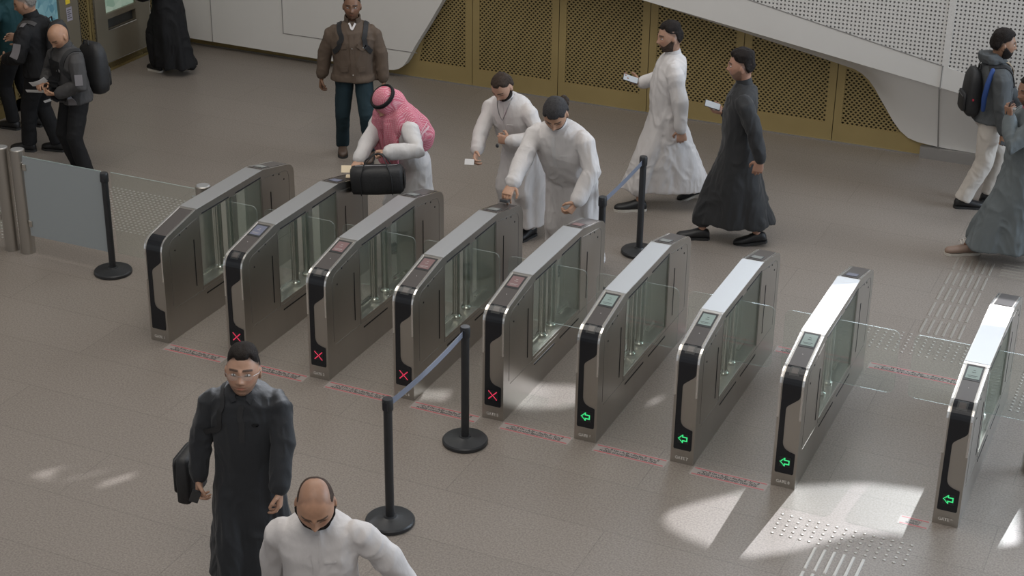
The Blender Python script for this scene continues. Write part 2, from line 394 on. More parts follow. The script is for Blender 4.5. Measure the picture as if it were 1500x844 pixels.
def city_mat(name, c1, c2, s):
    m = mat(name, (0,0,0), .3); N, L, b = nodes(m)
    tc = N.new('ShaderNodeTexCoord'); v = N.new('ShaderNodeTexVoronoi'); v.inputs['Scale'].default_value = s
    L.new(tc.outputs['Object'], v.inputs['Vector']); r = N.new('ShaderNodeValToRGB')
    r.color_ramp.elements[0].color = (*c1,1); r.color_ramp.elements[1].color = (*c2,1)
    L.new(v.outputs['Color'], r.inputs[0]); L.new(r.outputs[0], b.inputs['Emission Color']); b.inputs['Emission Strength'].default_value = .5
    return m
M['city'] = city_mat('machine_screen_city', (.07,.22,.3), (.28,.5,.55), 14)
M['map'] = city_mat('machine_screen_map', (.22,.36,.27), (.5,.62,.5), 9)
def machine(y0, y1, scr, label, slot=None, notices=False):
    t = empty('ticket_machine', (XL, (y0+y1)/2, 0), label=label, cat='ticket machine', group='machines set into the brass wall')
    yc = (y0+y1)/2
    # rounded housing
    ol = rrect(y0-yc, y1-yc, .145, 2.3, .05)
    hs = []
    if slot: hs.append([(slot[0]-yc,slot[2]),(slot[1]-yc,slot[2]),(slot[1]-yc,slot[3]),(slot[0]-yc,slot[3])])
    hs.append([(scr[0]-yc,scr[2]),(scr[1]-yc,scr[2]),(scr[1]-yc,scr[3]),(scr[0]-yc,scr[3])])
    link('housing', plate_mesh('housing', [ol]+hs, .06, lambda u,v,w: (.004+w, u, v)), M['machine'], t, bevel=.004)
    link('edge_trim', plate_mesh('edge_trim', [rrect(y0-yc-.022,y1-yc+.022,.13,2.32,.06), rrect(y0-yc-.004,y1-yc+.004,.141,2.304,.052)], .05, lambda u,v,w: (.004+w, u, v)), M['trim'], t)
    MB().add([(.03,scr[0]-yc,scr[2]),(.03,scr[1]-yc,scr[2]),(.03,scr[1]-yc,scr[3]),(.03,scr[0]-yc,scr[3])],[(0,1,2,3)]).obj('screen', scr[4], t)
    if slot:
        s = MB().box(.006,.012,slot[0]-yc,slot[1]-yc,slot[2],slot[3]).obj('dispensing_tray', M['frame_dark'], t)
        MB().box(.05,.07,slot[0]-yc,slot[1]-yc,slot[2]-.012,slot[2]).obj('tray_lip', M['trim'], s)
    if notices:
        MB().add([(.066,5.02-yc,1.02),(.066,5.10-yc,1.02),(.066,5.10-yc,1.09),(.066,5.02-yc,1.09)],[(0,1,2,3)]).obj('yellow_sticker', mat('yellow_sticker', (.62,.45,.03), .5), t)['label'] = 'yellow square sticker'
        n = MB().add([(.066,5.02-yc,.82),(.066,5.12-yc,.82),(.066,5.12-yc,.98),(.066,5.02-yc,.98)],[(0,1,2,3)]).obj('paper_notice', mat('notice_paper', (.26,.24,.27), .7), t)
        for k in range(5):
            MB().box(.0665,.067,5.035-yc,5.105-yc-.02*(k%2),.945-.024*k,.953-.024*k).obj('printed_line', M['ink'], n)
    return t
machine(4.34, 5.24, (4.48,4.91,.88,1.6,M['city']), 'left bronze ticket machine with blue city picture on its screen and paper notices', notices=True)
machine(5.545, 6.60, (5.74,6.33,.73,1.5,M['map']), 'bronze ticket machine with green map screen and dark tray, right of the other machine', slot=(5.76,6.31,.53,.66))

# ================================================================== TICKET GATES
GW, GL = .1731, 2.028
def bez(p0,p1,p2,p3,n):
    return [tuple(sum(c*q[k] for c,q in zip(((1-t)**3,3*t*(1-t)**2,3*t*t*(1-t),t**3),(p0,p1,p2,p3))) for k in (0,1)) for t in [i/n for i in range(n+1)]]
near = [(0,0)] + bez((0,.793),(0,.855),(.035,.898),(.102,.913),8) + bez((.47,.991),(.486,.9955),(.50,1.0),(.53,1.0),4)
prof = near + [(GL-y, z) for y, z in reversed(near)]
S = [0]
for i in range(1, len(prof)): S.append(S[-1]+math.dist(prof[i-1], prof[i]))
def onprof(s, off=0.):
    s = max(0, min(S[-1]-1e-6, s))
    i = max(k for k in range(len(S)) if S[k] <= s); t = (s-S[i])/(S[i+1]-S[i])
    a, b_ = prof[i], prof[i+1]; d = (b_[0]-a[0], b_[1]-a[1]); l = math.hypot(*d)
    return (a[0]+d[0]*t - d[1]/l*off, a[1]+d[1]*t + d[0]/l*off)
s_rb = .793 + sum(math.dist(prof[i],prof[i+1]) for i in range(1,9)); s_nb = s_rb + .41
def strip(name, xl, xr, s0, s1, off, m, parent=None, n=24, rev=False, thick=.0):
    """sheet laid on the gate's front/top profile, xl/xr constants or functions of s"""
    ss = sorted(set([s0, s1] + [x for x in S if s0 < x < s1] + [s0+(s1-s0)*i/n for i in range(n+1)]))
    fl_ = lambda f, s: f(s) if callable(f) else f
    vs, fs = [], []
    tot = S[-1]
    for s in ss:
        y, z = onprof(tot-s if rev else s, off)
        a, b_ = fl_(xl, s), fl_(xr, s)
        if rev: a, b_ = GW-b_, GW-a
        y2, z2 = onprof(tot-s if rev else s, 0)
        vs += [(a,y,z),(b_,y,z),(a,y2,z2),(b_,y2,z2)]
    for i in range(len(ss)-1):
        k = i*4
        fs += [(k,k+1,k+5,k+4),(k+2,k,k+4,k+6),(k+1,k+3,k+7,k+5)]
    k = (len(ss)-1)*4; fs += [(0,2,3,1),(k,k+1,k+3,k+2)]
    me = MB().add(vs, fs).mesh(name); fixn(me)
    me.materials.append(m)
    return me
def lerpf(tab):
    xs = [a for a, _ in tab]; ys = [b_ for _, b_ in tab]
    return lambda s: float(np.interp(s, xs, ys))
black_r = lerpf([(.115,.148),(.121,.154),(.28,.155),(.287,.150),(.292,.118),(.30,.096),(.315,.076),(.335,.065),(.36,.061),(.62,.061),(.64,.066),(.655,.078),(.71,.142),(.72,.15),(.735,.155),(.80,.156),(1.2,.148)])
black_l = lerpf([(.115,.026),(.121,.02),(1.2,.025)])
MC = {}
def cm(key, fn):
    if key not in MC: MC[key] = fn()
    return MC[key]
def cab():
    win = [(.54,.30),(1.48,.30),(1.48,.93),(.54,.93)]
    return plate_mesh('cabinet', [prof, win], GW, lambda u,v,w: (w, u, v))
MC['cab'] = cab()
MC['top'] = strip('t', 0.004, GW-.004, s_nb+.015, S[-1]-s_nb-.015, .0015, M['steel_top'])
MC['trimL'] = strip('tl', 0.0, .014, .55, s_nb, .003, M['trim']); MC['trimR'] = strip('tr', GW-.014, GW, .55, s_nb, .003, M['trim'])
MC['trimLf'] = strip('tl', 0.0, .012, .55, s_nb, .003, M['trim'], rev=True); MC['trimRf'] = strip('tr', GW-.012, GW, .55, s_nb, .003, M['trim'], rev=True)
MC['black'] = strip('fp', black_l, black_r, .115, s_rb-.005, .004, M['black_gloss'], n=90)
MC['reader'] = strip('rp', .026, .147, s_rb-.004, s_nb-.02, .004, M['reader'])
MC['frame'] = strip('sf', .030, .143, s_rb+.215, s_nb-.03, .006, M['frame_dark'])
MC['scan'] = strip('qs', .052, .122, s_rb-.085, s_rb-.012, .006, M['frame_dark'])
MC['scan2'] = strip('qs', .064, .110, s_rb-.072, s_rb-.025, .0075, M['reader'])
MC['indicator'] = strip('in', .083, .089, s_rb+.13, s_rb+.137, .006, M['ui_line'])
MC['freader'] = strip('fr', .022, .15, s_rb-.02, s_nb-.01, .004, M['reader'], rev=True)
MC['fframe'] = strip('ff', .04, .135, s_rb+.24, s_nb-.05, .006, M['frame_dark'], rev=True)
def screen(m, rev=False):
    return strip('sc', .040 if not rev else .047, .134 if not rev else .128, s_rb+(.235 if not rev else .255), s_nb-(.045 if not rev else .06), .008, m, rev=rev)
def scr_graphics(dark):
    mb = MB()
    for x0,x1,a,b_ in ((.075,.102,.30,.306),(.08,.097,.322,.328),(.05,.12,.262,.267),(.06,.11,.25,.254)):
        y, z = onprof(s_rb+a, .009); y2, z2 = onprof(s_rb+b_, .009)
        mb.add([(x0,y,z),(x1,y,z),(x1,y2,z2),(x0,y2,z2)], [(0,1,2,3)])
    me = mb.mesh('gfx'); me.materials.append(M['ui_dark'] if dark else M['ui_line']); return me
def led(kind):
    mb = MB(); cx_, cz = .0885, .208
    q = .0068
    pts = []
    if kind == 'x':
        for i in range(-4,5):
            pts += [(i,i)] + ([(i,-i)] if i else [])
        k = .0078
    else:
        ar = [(-4,0),(-3,1),(-2,2),(-1,3),(-.3,3.6),(-.3,2.6),(-.3,1.8),(.7,1.8),(1.7,1.8),(2.7,1.8),(3.6,1.8),(3.6,.9),(3.6,0),(3.6,-.9),(3.6,-1.8),(2.7,-1.8),(1.7,-1.8),(.7,-1.8),(-.3,-1.8),(-.3,-2.6),(-.3,-3.6),(-1,-3),(-2,-2),(-3,-1)]
        pts = ar; k = .0082; q = .0078
    for a, b_ in pts:
        mb.box(cx_+a*k-q/2, cx_+a*k+q/2, -.0075, -.0055, cz+b_*k-q/2, cz+b_*k+q/2)
    me = mb.mesh('led'); me.materials.append(M['led_red'] if kind == 'x' else M['led_green']); return me
SIDES = ((GW, GW+.0025), (-.0025, 0))
def slot(k, a, b_, z): return lambda: MB().box(*SIDES[k], a, b_, z, z+.012).mesh('slot')
def vslot(k, y): return lambda: MB().box(*SIDES[k], y-.005, y+.005, .34, .757).mesh('slot')
def lockhole(k, y, z): return lambda: MB().loft([((SIDES[k][0],y,z),(0,.008,0),(0,0,.008)),((SIDES[k][1],y,z),(0,.008,0),(0,0,.008))], 12).mesh('hole')
HOLES = ((.173,.765),(.25,.872),(.345,.895),(GL-.173,.80),(GL-.25,.872),(GL-.345,.895))
def seams_(far):
    mb = MB()
    path = [(.10,.30),(.10,.80),(.115,.845),(.15,.868),(.50,.925)]
    if far: path = [(GL-.09,.28),(GL-.09,.80),(GL-.11,.85),(GL-.15,.872),(GL-.50,.925)]
    for x0, x1 in ((GW, GW+.0015), (-.0015, 0)):
        for (a, b_), (c_, d_) in zip(path, path[1:]):
            w_ = .0018
            dy, dz = c_-a, d_-b_; l = math.hypot(dy,dz); ny, nz = -dz/l*w_, dy/l*w_
            mb.add([(x,p,q) for x in (x0,x1) for p,q in ((a-ny,b_-nz),(c_-ny,d_-nz),(c_+ny,d_+nz),(a+ny,b_+nz))], [(0,1,2,3),(7,6,5,4),(0,4,5,1),(1,5,6,2),(2,6,7,3),(3,7,4,0)])
        if not far: mb.box(x0,x1,.12,GL-.1,.265,.268)
        yy = .54 if not far else 1.48
        mb.box(x0,x1,yy-.012,yy-.009,.27,.93) if not far else mb.box(x0,x1,yy+.009,yy+.012,.27,.93)
    return mb.mesh('seam')
def wing_mesh(side, ln):
    r = .05; z0, z1 = .375, .885
    ol = [(0,z0),(ln-r,z0)] + [(ln-r+r*math.sin(a), z0+r-r*math.cos(a)) for a in [PI/2*i/6 for i in range(1,7)]] + [(ln-r+r*math.cos(a), z1-r+r*math.sin(a)) for a in [PI/2*i/6 for i in range(0,7)]] + [(0,z1)]
    ol = [(-.05,z0)] + ol[1:-1] + [(-.05,z1)]
    f = (lambda u,v,w: (GW+u, 1.010+w, v)) if side > 0 else (lambda u,v,w: (-u, 1.010+w, v))
    me = plate_mesh('wing', [ol], .010, f)
    me.materials.append(M['glass']); me.materials.append(M['glass_edge'])
    for p in me.polygons:
        if abs(p.normal.y) < .5: p.material_index = 1
    return me
def post_mesh(y):
    return MB().lathe(GW/2, y, [(.044,.30),(.044,.318),(.034,.33),(.030,.345),(.030,.90),(.030,.93)], 28).mesh('post')

def gate(i, x, scr, ledk, label, wl=.22, wr_=.22, far_scr='scr_grey'):
    t = empty('ticket_gate', (x,0,0), label=label, cat='ticket gate', group='row of ticket gates')
    P = lambda n, me, m=None, par=t, **k: link(n, me, m, par, **k)
    P('cabinet', MC['cab'], M['steel']); P('top_cover', MC['top'])
    P('edge_trim', MC['trimL']); P('edge_trim', MC['trimR']); P('edge_trim', MC['trimLf']); P('edge_trim', MC['trimRf'])
    fp = P('front_panel', MC['black'])
    rp = P('reader_panel', MC['reader'])
    if scr:
        P('code_scanner', MC['scan'], None, fp); 
        P('scanner_window', MC['scan2'], None, fp)
        P('indicator_dot', MC['indicator'], None, rp)
        P('screen_frame', MC['frame'], None, rp)
        P('screen', cm(('s', scr), lambda: screen(M[scr])), None, rp)
        P('screen_graphics', cm(('g', scr == 'scr_green'), lambda: scr_graphics(scr == 'scr_green')), None, rp)
    if ledk:
        P('led_matrix', cm('ledbg', lambda: MB().box(.048,.130,-.0055,-.003,.168,.248).mesh('lb')), M['led_bg'], fp)
        P('led_cross' if ledk == 'x' else 'led_arrow', cm(('l', ledk), lambda: led(ledk)), None, fp)
    fr = P('far_reader_panel', MC['freader'])
    if far_scr:
        P('screen_frame', MC['fframe'], None, fr); P('screen', cm(('fs', far_scr), lambda: screen(M[far_scr], True)), None, fr)
    for k in (0, 1):
        for a, b_ in ((.574,.976),(1.084,1.48)):
            for z in (.935, .212): P('vent_slot', cm(('vs',k,a,z), slot(k,a,b_,z)), M['slot'])
        for y in (.44, GL-.395): P('side_slot', cm(('ss',k,y), vslot(k,y)), M['slot'])
        for y, z in HOLES: P('lock_hole', cm(('lh',k,y), lockhole(k,y,z)), M['slot'])
    P('panel_seam', cm('se1', lambda: seams_(False)), M['seam']); P('panel_seam', cm('se2', lambda: seams_(True)), M['seam'])
    for nm, xx in (('a', .006), ('b', GW-.012)):
        P('glass_pane', cm('gp'+nm, lambda: MB().box(xx,xx+.006,.54,1.48,.30,.93).mesh('gp')), M['glass_side'])
    for y in (.915, 1.105):
        P('pivot_post', cm(('po', y), lambda: post_mesh(y)), M['chrome'], smooth='auto')
    P('post_bracket', cm('br', lambda: MB().box(GW/2-.035,GW/2-.005,1.15,1.235,.32,.86).mesh('br')), M['steel'], bevel=.004)
    P('guide_bar', cm('gb', lambda: MB().box(GW/2-.012,GW/2+.012,.55,.86,.33,.345).box(GW/2-.012,GW/2+.012,1.27,1.47,.33,.345).box(.045,.055,.99,1.03,.33,.93).mesh('gb')), M['chrome'])
    P('door_panel', cm('dp', lambda: MB().box(.03,.045,1.30,1.46,.33,.92).mesh('dp')), M['glass_side'])
    if wl: P('glass_wing', cm(('wl', wl), lambda: wing_mesh(-1, wl)), None)
    if wr_: P('glass_wing', cm(('wr', wr_), lambda: wing_mesh(1, wr_)), None)
    n = i
    P('number_plate', cm(('np', i), lambda: text_mesh('np', 'GATE %d' % n, .034, lambda u,v,w: (.037+u, -.004, .036+v), width=.098, bold=.0012)), M['plate'])
    return t
sp = .75145
GX = [sp*i for i in range(8)] + [7*sp+1.13652]
spec = [
 (None, None, 'far left ticket gate, its reader panel blank with no screen and no light', 'scr_grey'),
 ('scr_blue', 'x', 'ticket gate with a bluish screen and red cross, second from the left', 'scr_blue'),
 ('scr_pink', 'x', 'red cross ticket gate, third from left, beside the man in checked headscarf', 'scr_grey'),
 ('scr_pink', 'x', 'ticket gate with red cross where the man with curly ponytail rests his hand', 'scr_grey'),
 ('scr_pink', 'x', 'ticket gate with red cross nearest the green arrow gates, sun patch on its side', 'scr_pink'),
 ('scr_green', 'a', 'leftmost of the ticket gates showing a green arrow', 'scr_grey'),
 ('scr_green', 'a', 'ticket gate with green arrow, second of the green ones from the left', 'scr_grey'),
 ('scr_green', 'a', 'sunlit ticket gate with green arrow on the left side of the wide lane', 'scr_blue'),
 ('scr_green', 'a', 'rightmost ticket gate with green arrow, on the right side of the wide lane', None)]
for i, (s_, l_, lab, fs_) in enumerate(spec):
    gate(i+1, GX[i], s_, l_, lab, wl=(0 if i == 0 else (.43 if i == 8 else .25)), wr_=(.43 if i in (7,8) else .25), far_scr=fs_)

# ================================================================== FLOOR MARKS AND BARRIERS
AR = '\uFEF2\uFED3\uFEAE\uFE94\uFEB4\uFEE0\uFEAC \uFEE1\uFEAE\uFEA4\uFEDF\uFE8E \uFEEB\uFEAC\uFE8D'
def tape(x0, x1, yc, label, h=.115):
    t = tag(MB().box(x0,x1,yc-h/2,yc+h/2,0,.0012).obj('floor_tape', M['tape']), label, 'floor tape', 'printed floor tapes at the lane mouths')
    MB().box(x0+.012,x1-.012,yc+h/2-.022,yc+h/2-.010,.0012,.0018).box(x0+.012,x1-.012,yc-h/2+.010,yc-h/2+.022,.0012,.0018).obj('red_border', M['red_tape'], t)
    w = x1-x0-.12
    link('printed_text', text_mesh('tx1', 'الرجاء الوقوف خلف هذا الخط'[::-1], .036, lambda u,v,q: (x0+.06+u, yc+.006+v, .002), width=w, bold=.0012), M['ink'], t)
    link('printed_text', text_mesh('tx2', 'PLEASE STAND BEHIND THIS LINE', .030, lambda u,v,q: (x0+.05+u, yc-.030+v, .002), width=w, bold=.0008), M['ink'], t)
    return t
names = ['far left gate and the second gate', 'second and third gates from the left', 'third and fourth gates from the left', 'fourth and fifth gates, behind the stanchion',
         'last red cross gate and first green arrow gate', 'first and second green arrow gates', 'second green arrow gate and the sunlit gate']
for i in range(7):
    tape(GX[i]+GW+.01, GX[i+1]-.01, -.055, 'near floor tape between the '+names[i])
tape(GX[7]+GW+.75, GX[8]-.005, -.055, 'near floor tape at the wide lane beside the rightmost gate')
for i in range(5, 7): tape(GX[i]+GW+.01, GX[i+1]-.01, GL+.055, 'far end floor tape between the '+names[i])
tape(GX[7]+GW+.02, GX[8]-.02, GL+.10, 'long far end floor tape seen through the glass of the wide lane')

def stud_field(label, x0, x1, y0, y1, nx, ny, r=.012, h=.005):
    t = empty('tactile_studs', ((x0+x1)/2, (y0+y1)/2, 0), label=label, cat='tactile paving')
    me = MB().loft([((0,0,0),(r,0,0),(0,r,0)),((0,0,h*.7),(r*.85,0,0),(0,r*.85,0)),((0,0,h),(r*.5,0,0),(0,r*.5,0))], 10).mesh('stud')
    for j in range(ny):
        for i in range(nx):
            link('stud', me, M['stud'], t, smooth=True, loc=((x1-x0)*(i/(nx-1)-.5), (y1-y0)*(j/(ny-1)-.5), 0))
    return t
def studs(label, x0, x1, y0, y1, nx, ny, r=.012, stag=False, h=.005):
    mb = MB()
    for j in range(ny):
        for i in range(nx):
            if stag and (i+j) % 2: continue
            x = x0+(x1-x0)*i/(nx-1); y = y0+(y1-y0)*j/(ny-1)
            mb.loft([((x,y,0),(r,0,0),(0,r,0)),((x,y,h*.7),(r*.85,0,0),(0,r*.85,0)),((x,y,h),(r*.5,0,0),(0,r*.5,0))], 10)
    return tag(mb.obj('tactile_studs', M['stud'], smooth=True), label, 'tactile paving')
def bars(label, xs, segs, w=.022, alongx=False, h=.005):
    mb = MB()
    for x in xs:
        for a, b_ in segs:
            if alongx: mb.add([(a,x-w/2,0),(b_,x-w/2,0),(b_,x+w/2,0),(a,x+w/2,0),(a+.005,x-w/3,h),(b_-.005,x-w/3,h),(b_-.005,x+w/3,h),(a+.005,x+w/3,h)], [(4,5,6,7),(0,1,5,4),(1,2,6,5),(2,3,7,6),(3,0,4,7)])
            else: mb.add([(x-w/2,a,0),(x+w/2,a,0),(x+w/2,b_,0),(x-w/2,b_,0),(x-w/3,a+.005,h),(x+w/3,a+.005,h),(x+w/3,b_-.005,h),(x-w/3,b_-.005,h)], [(4,5,6,7),(0,1,5,4),(1,2,6,5),(2,3,7,6),(3,0,4,7)])
    return tag(mb.obj('tactile_bars', M['stud']), label, 'tactile paving')
stud_field('five rows of metal floor studs in the sun patch before the wide lane', 5.446, 6.333, -.598, -.345, 15, 5)
bars('near tactile bars running out from the sunlit studs', [5.758+.0648*i for i in range(6)], [(-.92,-.645),(-1.26,-.95),(-1.6,-1.29)])
stud_field('far metal floor studs seen through the glass beyond the wide lane', 5.24, 6.12, 2.47, 2.84, 14, 7)
M['stone_bar'] = mat('tactile_stone', (.24,.22,.19), .5)
fb = bars('far tactile bars leading from the studs to the brown sneaker', [5.70+.064*i for i in range(6)], [(2.90+.36*k, 3.20+.36*k) for k in range(5)])
fb.data.materials[0] = M['stone_bar']
fb = bars('tactile bars turning off to the right under the grey robe', [4.39,4.46,4.53,4.60,4.67], [(6.10,6.42),(6.45,6.77),(6.80,7.1)], alongx=True)
fb.data.materials[0] = M['stone_bar']
studs('small floor studs right of the rightmost gate', 6.62, 7.2, 1.85, 2.55, 12, 14, .012)
studs('dense field of floor studs behind the far left gate', -2.35, -1.25, 1.78, 2.66, 23, 18, .013)
studs('dense field of floor studs left of the steel bollards', -3.6, -2.5, 1.1, 2.3, 23, 22, .013)

def stanchion(x, y, label, h=.95, head=(0,1)):
    t = empty('stanchion', (x,y,0), label=label, cat='stanchion', group='black barrier posts')
    MB().lathe(0,0,[(.16,0),(.168,.006),(.168,.026),(.160,.036),(.06,.046),(.045,.052),(.04,.062)],48).obj('base', M['black_plastic'], t, smooth='auto')
    MB().cyl(0,0,.05,h-.06,.030).obj('pole', M['black_plastic'], t, smooth='auto')
    hd = MB().lathe(0,0,[(.034,h-.085),(.037,h-.08),(.037,h-.012),(.033,h),(.005,h+.001)],32).obj('head', M['black_plastic'], t, smooth='auto')
    for a in range(2):
        o = MB().box(-.016,.016,.032,.040,h-.075,h-.018).obj('belt_slot', M['belt_tip'], hd); o.rotation_euler.z = a*PI
    return t
stanchion(-1.09, .955, 'black barrier post without belt at the end of the frosted panel', .955)
stanchion(3.056, -.40, 'black barrier post between the red cross gates with a belt from its top', .95)
stanchion(3.068, -1.59, 'nearest black barrier post beside the bald man in white', .955)
stanchion(2.99, 3.44, 'tall black barrier post in front of the walking man in white', .95)
stanchion(3.02, 2.36, 'black barrier post half hidden behind the far end of a gate', .95)
def belt(a, b_, z, label, sag=.02, tw=.0):
    a, b_ = Vector((*a, z)), Vector((*b_, z)); d = (b_-a); L_ = d.length; d.normalize(); s = Vector((-d.y, d.x, 0))
    a = a + d*.036; b_ = b_ - d*.036
    mb = MB(); vs = []; n = 24
    for i in range(n+1):
        t = i/n; p = a.lerp(b_, t) - Vector((0,0,sag*4*t*(1-t)))
        an = tw*t; up_ = Vector((0,0,1))*math.cos(an) + s*math.sin(an)
        nn = up_.cross(d)
        for q in (up_*.024+nn*.001, -up_*.024+nn*.001, -up_*.024-nn*.001, up_*.024-nn*.001): vs.append(p+q)
    fs = []
    for i in range(n):
        for k in range(4): fs.append((i*4+k, i*4+(k+1)%4, (i+1)*4+(k+1)%4, (i+1)*4+k))
    fs += [(0,3,2,1),(n*4,n*4+1,n*4+2,n*4+3)]
    mb.add(vs, fs); o = tag(mb.obj('barrier_belt', M['belt']), label, 'belt', 'retractable belts')
    MB().box(-.012,.012,-.006,.006,-.03,.03).obj('belt_clip', M['belt_tip'], o, loc=b_)
    return o
belt((3.068,-1.59), (3.056,-.40), .905, 'grey belt stretched between the two nearest barrier posts', .025)
belt((3.02,2.36), (2.99,3.44), .90, 'dark belt between the two barrier posts behind the gates', .01)

def bollard(x, y, label, h=1.0, r=.065):
    t = empty('steel_bollard', (x,y,0), label=label, cat='bollard', group='round steel bollards')
    MB().lathe(0,0,[(r,0),(r,h-.004),(r-.006,h)],40).obj('tube', M['steel'], t, smooth='auto')
    MB().lathe(0,0,[(r-.008,h-.001),(r-.012,h+.002),(.002,h+.003)],40).obj('cap', M['steel_top'], t, smooth='auto')
    return t
bollard(-2.235, .985, 'leftmost of the two round steel bollards standing side by side')
bollard(-2.065, 1.0, 'round steel bollard touching the frosted glass panel')
bollard(-.085, .985, 'round steel bollard behind the far left ticket gate')
bollard(6.90, .99, 'steel bollard cut off by the right edge of the picture')
def glass_panel(x0, x1, y, z0, z1, m, label, clips=()):
    t = empty('glass_panel', ((x0+x1)/2, y, 0), label=label, cat='glass panel', group='glass barrier panels')
    w = (x1-x0)/2
    g = MB().box(-w,w,-.005,.005,z0,z1).obj('pane', m, t)
    for cx_ in clips:
        for z in (z0+.12, z1-.1): MB().box(cx_-.02,cx_+.02,-.016,.016,z-.03,z+.03).obj('clip', M['chrome'], t, bevel=.003)
    MB().box(-w,w,-.006,.006,z1,z1+.003).obj('top_edge', M['glass_edge'], t)
    return t
glass_panel(-1.985, -1.135, .97, .19, .955, M['frost'], 'frosted grey glass panel between bollard and black barrier post', clips=(-.41,))
glass_panel(-1.04, -.16, .985, .19, .955, M['glass'], 'clear glass panel between barrier post and the bollard behind the gate', clips=(.42,))
glass_panel(-3.2, -2.31, .985, .19, .955, M['glass'], 'clear glass panel left of the two steel bollards', clips=(.42,))

cvr = MB().cyl(0,0,0,.003,.13,36).obj('floor_hatch', mat('hatch_metal', (.2,.18,.15), .5), loc=(-1.0,6.2,0)); tag(cvr, 'round floor hatch on the floor before the brass wall', 'floor hatch')

# ================================================================== PEOPLE
def hash3(ix, iy, iz):
    h = (ix*374761393 + iy*668265263 + iz*2147483647 + 1013904223) & 0xffffffff
    h = ((h ^ (h >> 13))*1274126177) & 0xffffffff
    return ((h ^ (h >> 16)) & 0xffff)/65535.0
def vnoise(P):
    P = P + 100.0
    I = np.floor(P).astype(np.int64); F = P - I; F = F*F*(3-2*F); r = 0
    for dx in (0,1):
        for dy in (0,1):
            for dz in (0,1):
                w = (F[:,0] if dx else 1-F[:,0])*(F[:,1] if dy else 1-F[:,1])*(F[:,2] if dz else 1-F[:,2])
                r = r + w*hash3(I[:,0]+dx, I[:,1]+dy, I[:,2]+dz)
    return r*2-1
def sstep(a, b_, x): t = np.clip((x-a)/(b_-a), 0, 1); return t*t*(3-2*t)

def remesh(name, mb, vox, it=4, fac=.5, fixed=None):
    me = mb.mesh(name); fixn(me)
    o = bpy.data.objects.new(name, me); C.objects.link(o)
    m = o.modifiers.new('r', 'REMESH'); m.mode = 'VOXEL'; m.voxel_size = vox
    if it: s = o.modifiers.new('s', 'SMOOTH'); s.iterations = it; s.factor = fac
    out = bpy.data.meshes.new_from_object(o.evaluated_get(bpy.context.evaluated_depsgraph_get()))
    bpy.data.objects.remove(o); bpy.data.meshes.remove(me); out.name = name
    return out
def getv(me): a = np.empty(len(me.vertices)*3); me.vertices.foreach_get('co', a); return a.reshape(-1,3)
def setv(me, a): me.vertices.foreach_set('co', a.ravel()); me.update()
def getn(me):
    a = np.empty(len(me.vertices)*3, dtype=np.float32); me.vertex_normals.foreach_get('vector', a); return a.reshape(-1,3).astype(float)
def setcol(me, col, name='tint'):
    at = me.color_attributes.new(name, 'FLOAT_COLOR', 'POINT')
    c = np.concatenate([col, np.ones((len(col),1))], 1).astype(np.float32); at.data.foreach_set('color', c.ravel())

skin_m = mat('skin', (.5,.3,.2), .48, 0, .4); N, L, b = nodes(skin_m)
at = N.new('ShaderNodeAttribute'); at.attribute_name = 'tint'; L.new(at.outputs['Color'], b.inputs['Base Color'])
b.inputs['Subsurface Weight'].default_value = .08; b.inputs['Subsurface Radius'].default_value = (.02,.008,.004)
add_noise(skin_m, 40, .06, .08, 160, dist=.002)
M['skin'] = skin_m
def hairm(name, col): return add_noise(mat(name, col, .75, 0, .2), 60, .3, .8, 160, dist=.006)
M['hair_black'] = hairm('black_hair', (.014,.0105,.009)); M['hair_brown'] = hairm('brown_hair', (.035,.024,.018))
M['hair_grey'] = hairm('grey_hair', (.16,.15,.14)); M['hair_short'] = hairm('short_dark_hair', (.05,.032,.024))
def fabric(name, col, rough=.85, bump=.25, sheen=.0, sc=9, st=(1,1,.45)):
    m = mat(name, col, rough, 0, .25); m.node_tree.nodes['Principled BSDF'].inputs['Sheen Weight'].default_value = sheen
    return add_noise(m, sc, .05, bump, sc*1.3, st, detail=6, dist=.03)
M['white_cloth'] = fabric('white_cotton', (.53,.505,.495), .8, .35)
M['white_cloth2'] = fabric('warm_white_cotton', (.52,.505,.50), .8, .35)
M['dark_cloth'] = fabric('charcoal_wool', (.020,.0215,.0245), .7, .3, .1)
M['dark_cloth2'] = fabric('dark_grey_cloth', (.024,.0245,.026), .68, .3, .1)
M['grey_cloth'] = fabric('blue_grey_cloth', (.12,.135,.14), .8, .3)
M['black_cloth'] = fabric('black_cloth', (.010,.010,.011), .8, .3)
M['brown_jacket'] = fabric('brown_canvas', (.098,.072,.054), .85, .3)
M['jeans'] = fabric('teal_denim', (.013,.028,.036), .8, .3)
M['teal'] = fabric('teal_jacket', (.008,.036,.042), .75, .3)
M['grey_jacket'] = fabric('grey_softshell', (.052,.05,.05), .7, .3)
M['grey_patch'] = fabric('light_grey_patch', (.15,.14,.145), .8, .2)
M['hoodie'] = fabric('grey_hoodie', (.075,.08,.083), .9, .25)
M['cream_trs'] = fabric('cream_trousers', (.50,.46,.415), .85, .35)
M['beige_cloth'] = fabric('beige_lining', (.32,.25,.18), .9, .2)
M['shoe_black'] = mat('black_shoe', (.012,.012,.013), .5); M['shoe_brown'] = mat('brown_shoe', (.07,.045,.032), .5)
M['shoe_tan'] = mat('tan_sneaker', (.22,.15,.115), .6); M['sole_white'] = mat('white_sole', (.5,.47,.42), .6); M['sole_dark'] = mat('dark_sole', (.02,.02,.02), .7)
M['bag_black'] = add_noise(mat('black_nylon', (.014,.014,.015), .6), 30, .15, .2, 60)
M['strap'] = mat('webbing_black', (.012,.012,.013), .7); M['strap_blue'] = mat('blue_padding', (.015,.05,.19), .7)
M['eye_w'] = mat('eye_white', (.5,.47,.45), .25); M['eye_d'] = mat('eye_iris', (.02,.012,.008), .2)
